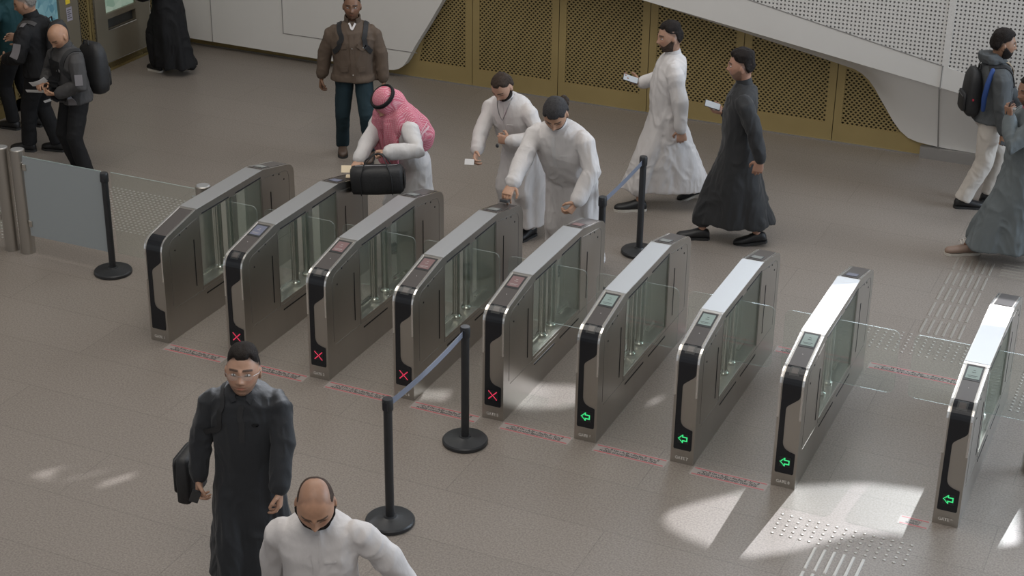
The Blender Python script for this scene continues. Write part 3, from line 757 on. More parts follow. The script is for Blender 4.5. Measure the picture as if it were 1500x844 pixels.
M['lens'] = glass('spectacle_glass', (.97,.98,.99), op=.04); M['wire'] = mat('thin_metal_frame', (.35,.35,.36), .3, .9)
M['button'] = mat('metal_button', (.5,.48,.44), .35, .7)
M['red_small'] = mat('red_tag', (.45,.03,.06), .6); M['teal_tag'] = mat('mint_tag', (.1,.5,.42), .5)
M['emblem'] = mat('white_chest_emblem', (.5,.5,.5), .7)
# checked headscarf
sm = mat('checked_headscarf', (.6,.1,.15), .85, 0, .2); N, L, b = nodes(sm)
tc = N.new('ShaderNodeTexCoord'); uvm = N.new('ShaderNodeMapping'); uvm.inputs['Rotation'].default_value = (.5,.6,.78); L.new(tc.outputs['Object'], uvm.inputs[0])
w1 = N.new('ShaderNodeTexWave'); w1.inputs['Scale'].default_value = 32; w1.bands_direction = 'Z'
w2 = N.new('ShaderNodeTexWave'); w2.inputs['Scale'].default_value = 32; w2.bands_direction = 'X'
for w_ in (w1, w2): L.new(tc.outputs['Object'], w_.inputs['Vector'])
mm = N.new('ShaderNodeMath'); mm.operation = 'MULTIPLY'; L.new(w1.outputs['Fac'], mm.inputs[0]); L.new(w2.outputs['Fac'], mm.inputs[1])
ck = N.new('ShaderNodeMix'); ck.data_type = 'RGBA'; ck.inputs[6].default_value = (.46,.10,.15,1); ck.inputs[7].default_value = (.62,.42,.44,1)
L.new(mm.outputs[0], ck.inputs[0]); L.new(ck.outputs[2], b.inputs['Base Color'])
add_noise(sm, 7, .05, .15, 9, (1,1,.4), dist=.02); M['shemagh'] = sm
M['shemagh_edge'] = fabric('headscarf_border', (.60,.40,.42), .85, .1)

def head_pts(az, el, a=.077, bb=.098, c=.122, feat=1.0):
    d = np.stack([np.sin(az)*np.cos(el), np.cos(az)*np.cos(el), np.sin(el)], -1)
    p = 2.25
    r = ((np.abs(d[...,0])/a)**p + (np.abs(d[...,1])/bb)**p + (np.abs(d[...,2])/c)**p)**(-1/p)
    P = d*r[...,None]
    x, y, z = P[...,0].copy(), P[...,1].copy(), P[...,2].copy()
    t = np.clip(-z/.115, 0, 1)
    x = x*(1-.24*t**1.3); y = np.where(y < 0, y*(1-.5*t), y*(1-.06*t))
    y = np.where(y < 0, y*1.04, y)
    fr = sstep(.15, .6, d[...,1])*feat
    g = lambda u, s: np.exp(-(u/s)**2)
    ax = np.abs(x)
    dy = .010*g(x,.009)*sstep(-.045,-.02,z)*(1-sstep(.02,.045,z)) + .017*g(x,.013)*g(z+.026,.014) + .006*g(ax-.014,.007)*g(z+.031,.009)
    dy += -.011*g(ax-.032,.017)*g(z-.008,.013) + .006*g(ax-.030,.022)*g(z-.031,.009)
    dy += .006*g(x,.020)*(g(z+.054,.0055)+1.15*g(z+.067,.006)) - .004*g(x,.022)*g(z+.0605,.003) + .007*g(x,.022)*g(z+.098,.016) - .004*g(x,.03)*g(z+.081,.008)
    y = y + dy*fr
    x = x*(1 + .05*g(z+.012,.03)*fr*sstep(.02,.05,ax))
    return np.stack([x,y,z], -1)
def head_grid(na=84, ne=60):
    az = np.linspace(-PI, PI, na, endpoint=False); el = np.linspace(-PI/2+.04, PI/2-.04, ne)
    A, E = np.meshgrid(az, el); return A, E, head_pts(A, E)
HA, HE, HP = head_grid()
def head_mb(mb, T, s):
    ne, na = HA.shape; P = (HP*s).reshape(-1,3)
    vs = [T @ Vector(p) for p in P]; fs = []
    for k in range(ne-1):
        for i in range(na):
            j = (i+1) % na; fs.append((k*na+i, k*na+j, (k+1)*na+j, (k+1)*na+i))
    fs.append(tuple(range(na-1,-1,-1))); m = (ne-1)*na; fs.append(tuple(range(m, m+na)))
    mb.add(vs, fs)
def shell(name, T, s, mask, thick, m, par, rough=.0028, lift=None):
    """hair or beard: a skin of its own over the head where mask > 0, thickest inside"""
    k = mask(HA, HE, HP); ne, na = k.shape
    d = HP/np.linalg.norm(HP, axis=-1, keepdims=True)
    sc = np.array([95, 30, 60.]) if name == 'hair' else np.array([80, 80, 80.])
    nz = vnoise(HP.reshape(-1,3)*sc).reshape(k.shape)*rough*1.2 + vnoise(HP.reshape(-1,3)*28+9).reshape(k.shape)*rough*1.6
    th_ = thick(HA,HE,HP) if callable(thick) else thick
    if name == 'hair' and not callable(thick): th_ = th_*(.45+.55*sstep(.03,.1,HP[...,2]))
    off = -.004 + (th_+.004)*sstep(0,1,k) + nz*sstep(.4,1,k)
    P = (HP + d*off[...,None])*s
    P = P.reshape(-1,3); vs = [T @ Vector(p) for p in P]; fs = []
    kk = k
    for e in range(ne-1):
        for i in range(na):
            j = (i+1) % na
            if max(kk[e,i], kk[e,j], kk[e+1,i], kk[e+1,j]) > 0: fs.append((e*na+i, e*na+j, (e+1)*na+j, (e+1)*na+i))
    if kk[-1].max() > 0: fs.append(tuple(range((ne-1)*na, ne*na)))
    me = MB().add(vs, fs).mesh(name)
    bm = bmesh.new(); bm.from_mesh(me); bmesh.ops.delete(bm, geom=[v for v in bm.verts if not v.link_faces], context='VERTS'); bmesh.ops.recalc_face_normals(bm, faces=bm.faces); bm.to_mesh(me); bm.free()
    return link(name, me, m, par, smooth=True)
def hairline(A, E, P, front=.080, temple=.066, ear=.030, nape=-.050, soft=.014, part=0):
    a = np.abs(A); zl = np.interp(a, [0, .35, .58, .85, 1.05, 1.25, 1.45, 1.8, 2.0, 2.3, PI], [front, front+.003, front+.008, temple-.004, temple-.02, .036, ear, ear-.006, -.02, nape, nape])
    soft = soft + .02*sstep(.6, 1.1, a)
    zl = zl + .007*vnoise(P.reshape(-1,3)*55).reshape(a.shape)
    return (P[...,2]-zl)/soft
def m_hair(**k): return lambda A,E,P: np.clip(hairline(A,E,P,**k), 0, 1)
def m_rim(A,E,P):   # receding: only sides and back
    a = np.abs(A); zl = np.interp(a, [0,.9,1.15,1.45,1.8,2.1,PI], [.2,.2,.055,.025,.015,-.05,-.05])
    zt = np.interp(a, [0,.9,1.3,2.0,PI], [-1,.0,.085,.10,.115])
    return np.clip(np.minimum((P[...,2]-zl)/.014, (zt-P[...,2])/.02), 0, 1)
def m_beard(A,E,P):
    a = np.abs(A); x, z = P[...,0], P[...,2]
    zu = np.interp(a, [0,.28,.5,.8,1.15,1.45,1.7,1.9], [-.046,-.046,-.056,-.040,-.012,.006,-.03,-.2])
    lip = np.exp(-((x)/.019)**2-((z+.061)/.0085)**2)
    f = np.minimum((zu-z)/.010, np.where(a < 1.62, 1, 0)) - lip*1.6
    return np.clip(f, 0, 1)
def m_stache(A,E,P):
    x, z = P[...,0], P[...,2]; fr = P[...,1] > .05
    return np.clip(1.6*np.exp(-((np.abs(x)-.012)/.016)**2-((z+.047)/.006)**2)-.4, 0, 1)*fr

def ik(S, W, a, b_, hint):
    S, W, h = Vector(S), Vector(W), Vector(hint)
    d = W-S; l = d.length; mx_ = (a+b_)*.995
    if l > mx_: W = S + d*(mx_/l); d = W-S; l = mx_
    l = max(l, abs(a-b_)+.01)
    x = (a*a - b_*b_ + l*l)/(2*l); hgt = math.sqrt(max(a*a-x*x, 0)); dn = d.normalized()
    hp = (h - dn*h.dot(dn)); hp = hp.normalized() if hp.length > 1e-4 else Vector((0,0,-1))
    return S + dn*x + hp*hgt, W

def hand(mb, W, d, n, side, curl=.35, s=1.0, spread=.12, point=False):
    """palm, four fingers of unequal length with three joints, thumb from the side. d forward, n palm normal, side = direction of the thumb"""
    W = Vector(W); d = Vector(d).normalized(); n = Vector(n); n = (n-d*n.dot(d)).normalized(); r = Vector(side); r = (r-d*r.dot(d)-n*r.dot(n)).normalized()
    s = s*1.02
    mb.loft([(W-d*.035*s, r*.026*s, n*.019*s), (W, r*.028*s, n*.020*s), (W+d*.03*s, r*.037*s, n*.018*s), (W+d*.07*s, r*.043*s, n*.016*s), (W+d*.095*s, r*.040*s, n*.013*s)], 20, 2.6)
    tips = []
    for i, (off, ln) in enumerate(((.033,.070),(.011,.080),(-.011,.075),(-.032,.058))):
        p = W + d*(.086 - .006*abs(i-1))*s + r*off*s
        pts = [p - d*.01*s, p]; ang = 0.; dd = (d + r*(off*spread*8*(1-curl))).normalized()
        for k, f in enumerate((.45,.31,.26)):
            ang += (curl if not (point and i == 0) else .05)*(0.85, 1.25, .7)[k]
            v = dd*math.cos(ang) + n*math.sin(ang); p = p + v*ln*f*s; pts.append(p)
        mb.tube(pts, [.0095*s,.0098*s,.009*s,.0083*s,.0070*s], 10); tips.append(p)
    p0 = W + d*.018*s + r*.022*s
    t1 = p0 + (d*.35+r*.75+n*.35).normalized()*.034*s
    t2 = t1 + (d*.8+r*.45+n*(.3+curl*.5)).normalized()*.032*s
    t3 = t2 + (d*.95+r*(.15-curl*.5)+n*(.25+curl*.5)).normalized()*.026*s
    mb.tube([p0, t1, t2, t3], [.016*s,.0125*s,.0108*s,.0085*s], 10)
    return tips

class Person: pass
def frameT(loc, yaw=0, pitch=0, roll=0):
    return Matrix.Translation(loc) @ Matrix.Rotation(yaw,4,'Z') @ Matrix.Rotation(-pitch,4,'X') @ Matrix.Rotation(roll,4,'Y')

def person(base, yaw, H, label, group=None, lean=(0,0), pel=(0,0), sh_yaw=0, head=(0,0,0), hs=1.12, headoff=(0,0,0),
           RW=None, LW=None, Rh=None, Lh=None, Rhint=(.4,-1,-.3), Lhint=(-.4,-1,-.3), RA=(.10,0), LA=(-.10,0), RAz=.08, LAz=.08,
           Rk=None, Lk=None, skin=(.36,.20,.125), vox=.0045, sw=1.0, footyaw=(0,0), footpitch=(0,0)):
    """world targets for wrists and ankles; everything else follows from the skeleton"""
    P = Person(); s = H/1.75; P.s = s
    yr = math.radians(yaw); root = empty('person', (base[0], base[1], 0), yr, label=label, cat='person', group=group); P.root = root
    inv = Matrix.Rotation(-yr, 4, 'Z') @ Matrix.Translation((-base[0], -base[1], 0)); P.inv = inv
    loc = lambda p: inv @ Vector(p)
    P.loc = loc
    pelv = Vector((pel[0], pel[1], .93*s)); P.pelv = pelv
    spd = Vector((lean[0], lean[1], 0)); L_ = .53*s
    up_ = Vector((spd.x, spd.y, math.sqrt(max(.05, L_*L_ - spd.length_squared)))); neck = pelv + up_; P.neck = neck
    upn = up_.normalized(); P.up = upn
    sx = Vector((math.cos(math.radians(sh_yaw)), math.sin(math.radians(sh_yaw)), 0)); sx = (sx - upn*sx.dot(upn)).normalized(); P.sx = sx
    fw = upn.cross(sx); P.fw = fw
    P.R = {}
    hp, hy, hr = [math.radians(a) for a in head]
    hc = neck + upn*.055*s + Vector((0,0,.055*s)) + Vector(headoff)
    T = frameT(hc, hy+math.radians(sh_yaw)*.5, hp, hr) @ Matrix.Translation((0, .03*s, .055*s)); P.T = T; P.hs = hs*s
    mb = MB()
    head_mb(mb, T, hs*s)
    for q in (-1, 1):
        mb.ell(T @ Vector((q*.079*hs*s, -.008*hs*s, -.006*hs*s)), T.to_3x3() @ Vector((.009*hs*s,0,0)), T.to_3x3() @ Vector((q*.006,.019*hs*s,0)), T.to_3x3() @ Vector((0,-.004,.032*hs*s)), 12, 8)
    # neck
    mb.tube([neck-upn*.06*s, neck+upn*.02*s, T @ Vector((0,-.022*hs*s,-.035*hs*s)), T @ Vector((0,-.02*hs*s,.0))], [.062*s,.056*s,.058*s,.058*s], 20)
    shw = .178*s*sw
    P.sho = {}
    P.legs = {}
    # torso
    def ring(t, a, b_, f=0): c = pelv + up_*t + fw*f; return (c, sx*a*s*sw, fw*b_*s)
    mb.loft([ring(-.12,.10,.08), ring(-.02,.155,.10), ring(.3,.13,.095), ring(.62,.155,.105), ring(.84,.14,.08), ring(.95,.085,.06), ring(1.03,.055,.055)], 24)
    for k, W, hd, hint in (('R', RW, Rh, Rhint), ('L', LW, Lh, Lhint)):
        q = 1 if k == 'R' else -1
        S_ = neck - upn*.075*s + sx*q*shw; P.sho[k] = S_
        if W is None: Wl = S_ + Vector((q*.05, .02, -.535*s))
        else: Wl = loc(W)
        hv = Vector(hint); 
        if k == 'L' and hint == (-.4,-1,-.3): hv = Vector((-.4,-1,-.3))
        E_, Wl = ik(S_, Wl, .285*s, .255*s, hv)
        P.R[k] = (S_, E_, Wl)
        mb.tube([S_-sx*q*.05-upn*.045, S_-upn*.04, S_.lerp(E_,.5), E_, E_.lerp(Wl,.35), Wl], [.036*s,.038*s,.040*s,.036*s,.035*s,.025*s], 16)
        hd = hd or {}
        dd = Vector(hd['d']) if 'd' in hd else (Wl-E_)
        if hd.get('world'): dd = inv.to_3x3() @ dd
        n_ = Vector(hd.get('n', (-q, 0, 0)));  r_ = Vector(hd.get('r', (0, 1, 0)))
        if hd.get('world'): n_ = inv.to_3x3() @ n_; r_ = inv.to_3x3() @ r_
        if hd.get('none'): continue
        P.__dict__['tips'+k] = hand(mb, Wl + dd.normalized()*.02, dd, n_, r_, hd.get('curl', .4), s*1.08)
    for k, A_, az, kn in (('R', RA, RAz, Rk), ('L', LA, LAz, Lk)):
        q = 1 if k == 'R' else -1
        Hh = pelv + Vector((q*.092*s, 0, -.02)); An = Vector((A_[0], A_[1], az))
        if len(A_) == 3: An = loc((A_[0], A_[1], az))
        K_, An = ik(Hh, An, .435*s, .43*s, kn or (q*.05, 1, 0)); P.legs[k] = (Hh, K_, An)
        mb.tube([Hh, Hh.lerp(K_,.4), K_, K_.lerp(An,.35), An], [.082*s,.075*s,.052*s,.05*s,.034*s], 16)
        fy = footyaw[0 if k == 'R' else 1]; f = Vector((-math.sin(math.radians(fy)), math.cos(math.radians(fy)), 0))
        mb.tube([An-Vector((0,0,.02)), An+f*.06*s-Vector((0,0,.045))], [.034*s,.028*s], 10)
    me = remesh('body', mb, vox, 2, .4)
    # colours
    V = getv(me); Ti = np.array(T.inverted()); h = (V @ Ti[:3,:3].T + Ti[:3,3])/(hs*s)
    sk = np.array(skin); col = np.tile(sk, (len(V),1))
    x, y, z = h.T; ax = np.abs(x); inh = (ax < .1) & (y > -.15) & (y < .14) & (z > -.125) & (z < .14)
    def blend(c, w): 
        nonlocal col
        w = (w*inh)[:,None]; col = col*(1-w)+np.array(c)*w
    fr = (y > .045)
    blend(sk*np.array([1.05,.72,.72]), fr*np.clip(1.5*np.exp(-(x/.021)**2-((z+.061)/.008)**2)-.2,0,1))
    blend(sk*np.array([1.1,.8,.78]), .35*fr*np.exp(-((ax-.045)/.02)**2-((z+.02)/.02)**2))
    zb = .030+.004*np.cos((ax-.03)*60)
    blend((.025,.016,.012), fr*np.clip(1.7*np.exp(-((z-zb)/.0052)**4)*sstep(.008,.014,ax)*(1-sstep(.05,.058,ax)),0,1)*.85)
    blend((.04,.022,.018), fr*np.clip(1.6*np.exp(-((z-.004)/.003)**2-((ax-.032)/.014)**4),0,1)*.8)
    P.blend = blend; P.h = h; P.body_me = me; P.sk = sk
    P._col = lambda: col
    P.body = link('body', me, M['skin'], root, smooth=True)
    P.inh = inh
    return P
def finish_skin(P): setcol(P.body_me, P._col())
def stubble(P, amt=.5, c=(.05,.035,.03)):
    x, y, z = P.h.T; a = np.abs(np.arctan2(x, y))
    zu = np.interp(a, [0,.3,.55,.9,1.3,1.6,1.8], [-.042,-.042,-.052,-.036,-.01,.0,-.3])
    lip = np.exp(-(x/.021)**2-((z+.061)/.008)**2)
    P.blend(c, amt*sstep(0,.012,zu-z)*(1-lip)*(a < 1.75))
def scalp(P, amt=.5, c=(.045,.03,.025), rim=False):
    x, y, z = P.h.T; a = np.abs(np.arctan2(x, y))
    zl = np.interp(a, [0,.75,1.05,1.45,1.75,2.1,PI], ([.078,.062,.040,.025,.0,-.05,-.05] if not rim else [.102,.085,.05,.01,-.012,-.055,-.055]))
    P.blend(c, amt*sstep(0,.02,z-zl))
def eyes(P):
    for q in (-1,1):
        c = P.T @ Vector((q*.032*P.hs, .0775*P.hs, .008*P.hs)); R3 = P.T.to_3x3()
        e = MB().ell(c, R3 @ Vector((.0135*P.hs,0,0)), R3 @ Vector((0,.012*P.hs,0)), R3 @ Vector((0,0,.0062*P.hs)), 14, 8).obj('eye', M['eye_w'], P.root, smooth=True)
        MB().ell(c + R3 @ Vector((0,.0035*P.hs,0)), R3 @ Vector((.0058*P.hs,0,0)), R3 @ Vector((0,.0095*P.hs,0)), R3 @ Vector((0,0,.0058*P.hs)), 12, 8).obj('iris', M['eye_d'], e, smooth=True)
def hair(P, m, thick=.012, **k): return shell('hair', P.T, P.hs, m_hair(**k), thick, M[m], P.root)
def beard(P, m='hair_black', thick=.007): return shell('beard', P.T, P.hs, m_beard, thick, M[m], P.root, rough=.001)

def wrinkle(me, amp, seed=0, sc=(7,7,3.2), folds=None, zmask=None):
    V = getv(me); Nn = getn(me)
    q = V*np.array(sc) + seed*3.7
    wv = q + .8*np.stack([vnoise(q*.7+5), vnoise(q*.7+11), vnoise(q*.7+17)], 1)
    r1 = 1-np.abs(vnoise(wv))*2; r2 = 1-np.abs(vnoise(wv*2.1+31))*2
    d = amp*(.65*r1 + .35*r2)
    if folds is not None: d = d + folds(V)
    if zmask is not None: d = d*zmask(V)
    setv(me, V + Nn*d[:,None])
def skirt_folds(cx, cy, n, amp, z0, z1, ph=0., seed=0):
    def f(V):
        a = np.arctan2(V[:,0]-cx, V[:,1]-cy); w = 1-sstep(z0, z1, V[:,2])
        nz = vnoise(np.stack([np.cos(a)*1.5+seed, np.sin(a)*1.5, V[:,2]*1.2], 1))
        return amp*w*np.sin(n*a + ph + 2.4*nz)*(.6+.4*vnoise(np.stack([a*2, V[:,2]*0+seed, V[:,2]*0], 1)))
    return f
def torso_rings(P, tab):
    out = []
    for t, a, b_, f in tab:
        c = P.pelv + (P.neck-P.pelv)*t + P.fw*f*P.s
        out.append((c, P.sx*a*P.s, P.fw*b_*P.s))
    return out
def sleeves(mb, P, r0=.078, r1=.062, r2=.05, cuff=.0, k='RL'):
    s = P.s
    for q in k:
        S_, E_, W = P.R[q]; sg = 1 if q == 'R' else -1
        d = (W-E_).normalized(); end = W - d*.005 + d*cuff
        up_ = (S_-E_).normalized()
        mb.tube([S_ - P.sx*sg*.075*s - P.up*.035*s, S_ - P.sx*sg*.01*s - P.up*.022*s, S_.lerp(E_,.2), S_.lerp(E_,.55), E_+ (E_-S_.lerp(W,.5)).normalized()*.004, E_.lerp(W,.5), end], [.058*s, r0*.80*s, r0*.90*s, (r0*.45+r1*.45)*s, r1*.98*s, (r1*.5+r2*.45)*s, r2*s], 20, rounded=True)
BODY = [(1.035,.066,.066,.0),(1.0,.085,.078,-.004),(.955,.135,.098,-.008),(.90,.172,.110,-.006),(.82,.198,.125,0),(.66,.205,.138,.008),(.45,.188,.138,.012),(.22,.182,.138,.010),(0.0,.195,.140,.0)]
def thobe(P, m, hem, neckz=1.035, wide=1.0, n=9, amp=.018, seed=0, legr=.105, vox=.008, sl=(.080,.066,.054), cuff=0., extra=None, bulge=0., wr=.013, body=None, name='robe'):
    """long robe: torso rings, then rings down to the hem ellipse (cx,cy,hx,hy,z, yaw)"""
    s = P.s; mb = MB()
    tab = [(t, a*wide, b_*wide, f + bulge*math.exp(-((t-.3)/.3)**2)) for t, a, b_, f in (body or BODY)]
    rings = torso_rings(P, [(neckz,)+tab[0][1:]]+tab[1:])
    cx_, cy_, hx, hy, hz, hyaw = hem; a0 = math.radians(hyaw)
    hxv = Vector((math.cos(a0), math.sin(a0), 0))*hx; hyv = Vector((-math.sin(a0), math.cos(a0), 0))*hy
    c0, u0, w0 = rings[-1]
    for t in (.12,.26,.42,.58,.74,.88,1.0):
        e = t**1.15
        c = Vector((c0.x+(cx_-c0.x)*e, c0.y+(cy_-c0.y)*e, c0.z+(hz-c0.z)*t))
        rings.append((c, u0.lerp(hxv, e), w0.lerp(hyv, e)))
    mb.loft(rings, 32, 2.15)
    sleeves(mb, P, *sl, cuff=cuff)
    for k in 'RL':
        Hh, K_, An = P.legs[k]
        e_ = An if hz < .2 else K_.lerp(An, .5)
        An2 = Vector((An.x, An.y, max(An.z, hz+.03)))
        mb.tube([Hh, Hh.lerp(K_,.5), K_, K_.lerp(An2,.5), An2], [legr*1.05*s, legr*s, legr*.93*s, legr*.9*s, legr*.8*s], 18)
    if extra: extra(mb)
    me = remesh(name, mb, vox, 7, .5)
    wrinkle(me, wr, seed, (8,8,4.8), folds=skirt_folds(cx_*.5, cy_*.5, n, amp, .3*s, 1.0*s, seed*1.3, seed))
    o = link(name, me, M[m], P.root, smooth=True); P.g = o
    return o
def upper(P, m, low=-.12, wide=1.0, sl=(.082,.07,.05), name='jacket', seed=0, vox=.0085, flare=.0, cuff=0., wr=.010, extra=None, thick=1.0):
    mb = MB(); tab = [(t, a*wide, b_*wide*thick, f) for t, a, b_, f in BODY] + [(low*.5, .200*wide+flare, .146*wide*thick, 0), (low, .203*wide+flare, .148*wide*thick, 0)]
    mb.loft(torso_rings(P, tab), 32, 2.2); sleeves(mb, P, *sl, cuff=cuff)
    if extra: extra(mb)
    me = remesh(name, mb, vox, 6, .5); wrinkle(me, wr, seed, (9,9,6))
    o = link(name, me, M[m], P.root, smooth=True); P.g = o; return o
def trousers(P, m, top=.10, r=(.105,.09,.078,.07), seed=0, vox=.009, wr=.006, name='trousers', end=.0):
    s = P.s; mb = MB()
    mb.loft(torso_rings(P, [(top,.168,.122,.005),(0,.178,.128,0),(-.12,.180,.125,-.005),(-.19,.14,.10,-.005)]), 28, 2.1)
    for k in 'RL':
        Hh, K_, An = P.legs[k]; d = (An-K_).normalized()
        mb.tube([Hh+Vector((0,0,.02)), Hh.lerp(K_,.4), K_, K_.lerp(An,.5), An-d*.01+d*end], [r[0]*s, r[1]*1.04*s, r[2]*s, r[3]*1.03*s, r[3]*s], 20, rounded=False)
    me = remesh(name, mb, vox, 5, .5); wrinkle(me, wr, seed, (8,8,9))
    return link(name, me, M[m], P.root, smooth=True)
def shoe(P, k, m='shoe_black', sole='sole_dark', yaw=0, pitch=0, ln=.28, w=.052):
    s = P.s; An = P.legs[k][2]
    T = Matrix.Translation(An) @ Matrix.Rotation(math.radians(yaw),4,'Z') @ Matrix.Rotation(math.radians(-pitch),4,'X')
    z0 = -An.z if abs(pitch) < 1 else -.075*s
    back, fr = -.07*s, (ln-.07)*s
    def R_(y, x, h, zb=0): return (T @ Vector((x*.0, y, z0+.018+h/2+zb)), T.to_3x3() @ Vector((w*x*s,0,0)), T.to_3x3() @ Vector((0,0,h/2+.004)))
    mb = MB().loft([R_(back,.35,.05), R_(back+.012,.72,.075), R_(back+.05,.82,.095), R_(0.03,.86,.092), R_(.09*s,.92,.066), R_(.15*s,1.0,.052), R_(fr-.035,.85,.045), R_(fr-.010,.55,.034), R_(fr,.2,.018)], 18, 2.3)
    o = mb.obj('shoe', M[m], P.root, smooth=True)
    pts = [(back-.004,.3),(back+.012,.8),(back+.06,.9),(.06,.85),(.13*s,1.06),(fr-.04,.95),(fr-.008,.6),(fr+.004,.2)]
    ol = [(w*x*s, y) for y, x in pts] + [(-w*x*s, y) for y, x in reversed(pts)]
    link('sole', plate_mesh('sole', [ol], .022, lambda u,v,q: T @ Vector((u, v, z0+q))), M[sole], o)
    return o

def bvh_of(o): 
    dg = bpy.context.evaluated_depsgraph_get(); me = o.data
    return BVHTree.FromPolygons([v.co for v in me.vertices], [tuple(p.vertices) for p in me.polygons])
def ribbon(name, P, pts, w, m, par, garments=None, off=.003, th=.004, sub=10, wdir=None, lift=0.):
    """a strip that lies on the garment: pts are guide points in the person's space, snapped to the nearest cloth"""
    bv = [bvh_of(g) for g in (garments or [P.g])]
    Q = []
    for i in range(len(pts)-1):
        for k in range(sub): Q.append(Vector(pts[i]).lerp(Vector(pts[i+1]), k/sub))
    Q.append(Vector(pts[-1])); S_ = []
    for q in Q:
        best = None
        for b_ in bv:
            l, n, i, d = b_.find_nearest(q)
            if l is not None and (best is None or d < best[2]): best = (l, n, d)
        S_.append((best[0]+best[1]*(off+lift), best[1]))
    # smooth the path a little
    pp = [a for a, _ in S_]; nn = [b_ for _, b_ in S_]
    for _ in range(2):
        pp = [pp[0]] + [(pp[i-1]+pp[i]*2+pp[i+1])/4 for i in range(1, len(pp)-1)] + [pp[-1]]
        nn = [nn[0]] + [(nn[i-1]+nn[i]*2+nn[i+1]).normalized() for i in range(1, len(nn)-1)] + [nn[-1]]
    vs, fs = [], []
    for i, (p, n) in enumerate(zip(pp, nn)):
        t = (pp[min(i+1,len(pp)-1)]-pp[max(i-1,0)]).normalized() if len(pp) > 1 else Vector((0,0,1))
        if wdir is not None: u = Vector(wdir)
        else: u = n.cross(t)
        u = (u - n*u.dot(n)).normalized()
        for q in (u*w/2+n*th/2, -u*w/2+n*th/2, -u*w/2-n*th/2, u*w/2-n*th/2): vs.append(p+q)
    for i in range(len(pp)-1):
        for k in range(4): fs.append((i*4+k, i*4+(k+1)%4, (i+1)*4+(k+1)%4, (i+1)*4+k))
    fs += [(0,3,2,1)]; k = (len(pp)-1)*4; fs += [(k,k+1,k+2,k+3)]
    me = MB().add(vs, fs).mesh(name); fixn(me)
    return link(name, me, M[m], par, smooth='auto')
def chest(P, x, t, y=.25):  # guide point in front of the chest
    return P.pelv + (P.neck-P.pelv)*t + P.sx*x*P.s + P.fw*y*P.s
def collar(P, m, h=.03, r=.068, open_=0., name='collar', tilt=.25, th=.004):
    s = P.s; mb = MB(); n = 30; c = P.pelv+(P.neck-P.pelv)*1.03
    up_ = (P.up + P.fw*tilt).normalized(); u = P.sx; w = up_.cross(u)
    vs, fs = [], []
    for i in range(n+1):
        a = open_ + (2*PI-2*open_)*i/n + PI/2
        d = u*math.cos(a) + w*math.sin(a)*1.05
        for rr, zz in ((r,-.012),(r*.94,h),(r*.94-th,h),(r-th,-.012)): vs.append(c + d*rr*s + up_*zz*s)
    for i in range(n):
        for k in range(4): fs.append((i*4+k, i*4+(k+1)%4, (i+1)*4+(k+1)%4, (i+1)*4+k))
    me = MB().add(vs, fs).mesh(name); fixn(me)
    return link(name, me, M[m], P.root, smooth='auto')
def cuffs(P, m, r=.05, k='RL'):
    for q in k:
        S_, E_, W = P.R[q]; d = (W-E_).normalized()
        MB().tube([W-d*.05, W+d*.004], [r*1.05*P.s, r*.98*P.s], 22, rounded=False).obj('cuff', M[m], P.root, smooth='auto')
def robe_front(P, m, buttons=3, pocket=True, ink='seam_wall'):
    ribbon('placket', P, [chest(P,0,.98,.12), chest(P,0,.75,.15), chest(P,0,.45,.17)], .032, m, P.g, off=.001, th=.003, wdir=P.sx)
    if pocket:
        ribbon('chest_pocket', P, [chest(P,-.05,.68,.16), chest(P,-.115,.68,.15)], .010, m, P.g, off=.002, th=.005)
def backpack(loc, yaw, label, m='bag_black', w=.30, h=.44, d=.16, pitch=0, tagm=None, group='backpacks'):
    t = empty('backpack', loc, 0, label=label, cat='backpack', group=group); t.rotation_euler = (math.radians(pitch), 0, math.radians(yaw))
    mb = MB(); R_ = lambda z, a, b_, y=0: ((0,y-d/2,z),(w/2*a,0,0),(0,d/2*b_,0))
    mb.loft([R_(-h/2,.7,.6), R_(-h/2+.03,.95,.9), R_(-h/4,1,1.08), R_(0,1,1.05), R_(h/4,.97,.92), R_(h/2-.06,.85,.75), R_(h/2-.01,.6,.5), R_(h/2,.3,.25)], 28, 3.2)
    mb.obj('body', M[m], t, smooth=True)
    fp_ = MB().loft([((0,-d-.008,z),(w*.36*a,0,0),(0,.022*a,0)) for z, a in ((-h*.40,.8),(-h*.36,1),(-h*.12,1),(-h*.02,.92),(0,.6))], 24, 3.5)
    pk = fp_.obj('front_pocket', M[m], t, smooth=True)
    MB().box(-w*.3,w*.3,-d-.034,-d-.028,-h*.075,-h*.065).obj('zip', M['wire'], pk)
    MB().tube([(-.035,-.03,h/2-.01),(-.03,-.03,h/2+.03),(.03,-.03,h/2+.03),(.035,-.03,h/2-.01)], .008, 8).obj('carry_loop', M['strap'], t, smooth=True)
    if tagm: MB().box(w/2-.01,w/2+.012,-d*.7,-d*.6,-h*.12,-h*.08).obj('small_tag', M[tagm], t)
    return t
def phone(loc, ydir, zdir, label, face='phone_face', s=1.0):
    y = Vector(ydir).normalized(); z = Vector(zdir); z = (z - y*z.dot(y)).normalized(); x = y.cross(z)
    t = empty('phone', loc, label=label, cat='phone', group='phones in hands')
    t.rotation_euler = Matrix((x,y,z)).transposed().to_euler()
    MB().add([(a,b_,c) for a in (-.037*s,.037*s) for b_ in (-.076*s,.076*s) for c in (-.004,.004)], [(0,1,3,2),(4,6,7,5),(0,4,5,1),(2,3,7,6),(0,2,6,4),(1,5,7,3)]).obj('case', M['phone'], t, bevel=.003)
    MB().box(-.034*s,.034*s,-.072*s,.072*s,.0041,.0048).obj('screen', M[face], t)
    return t
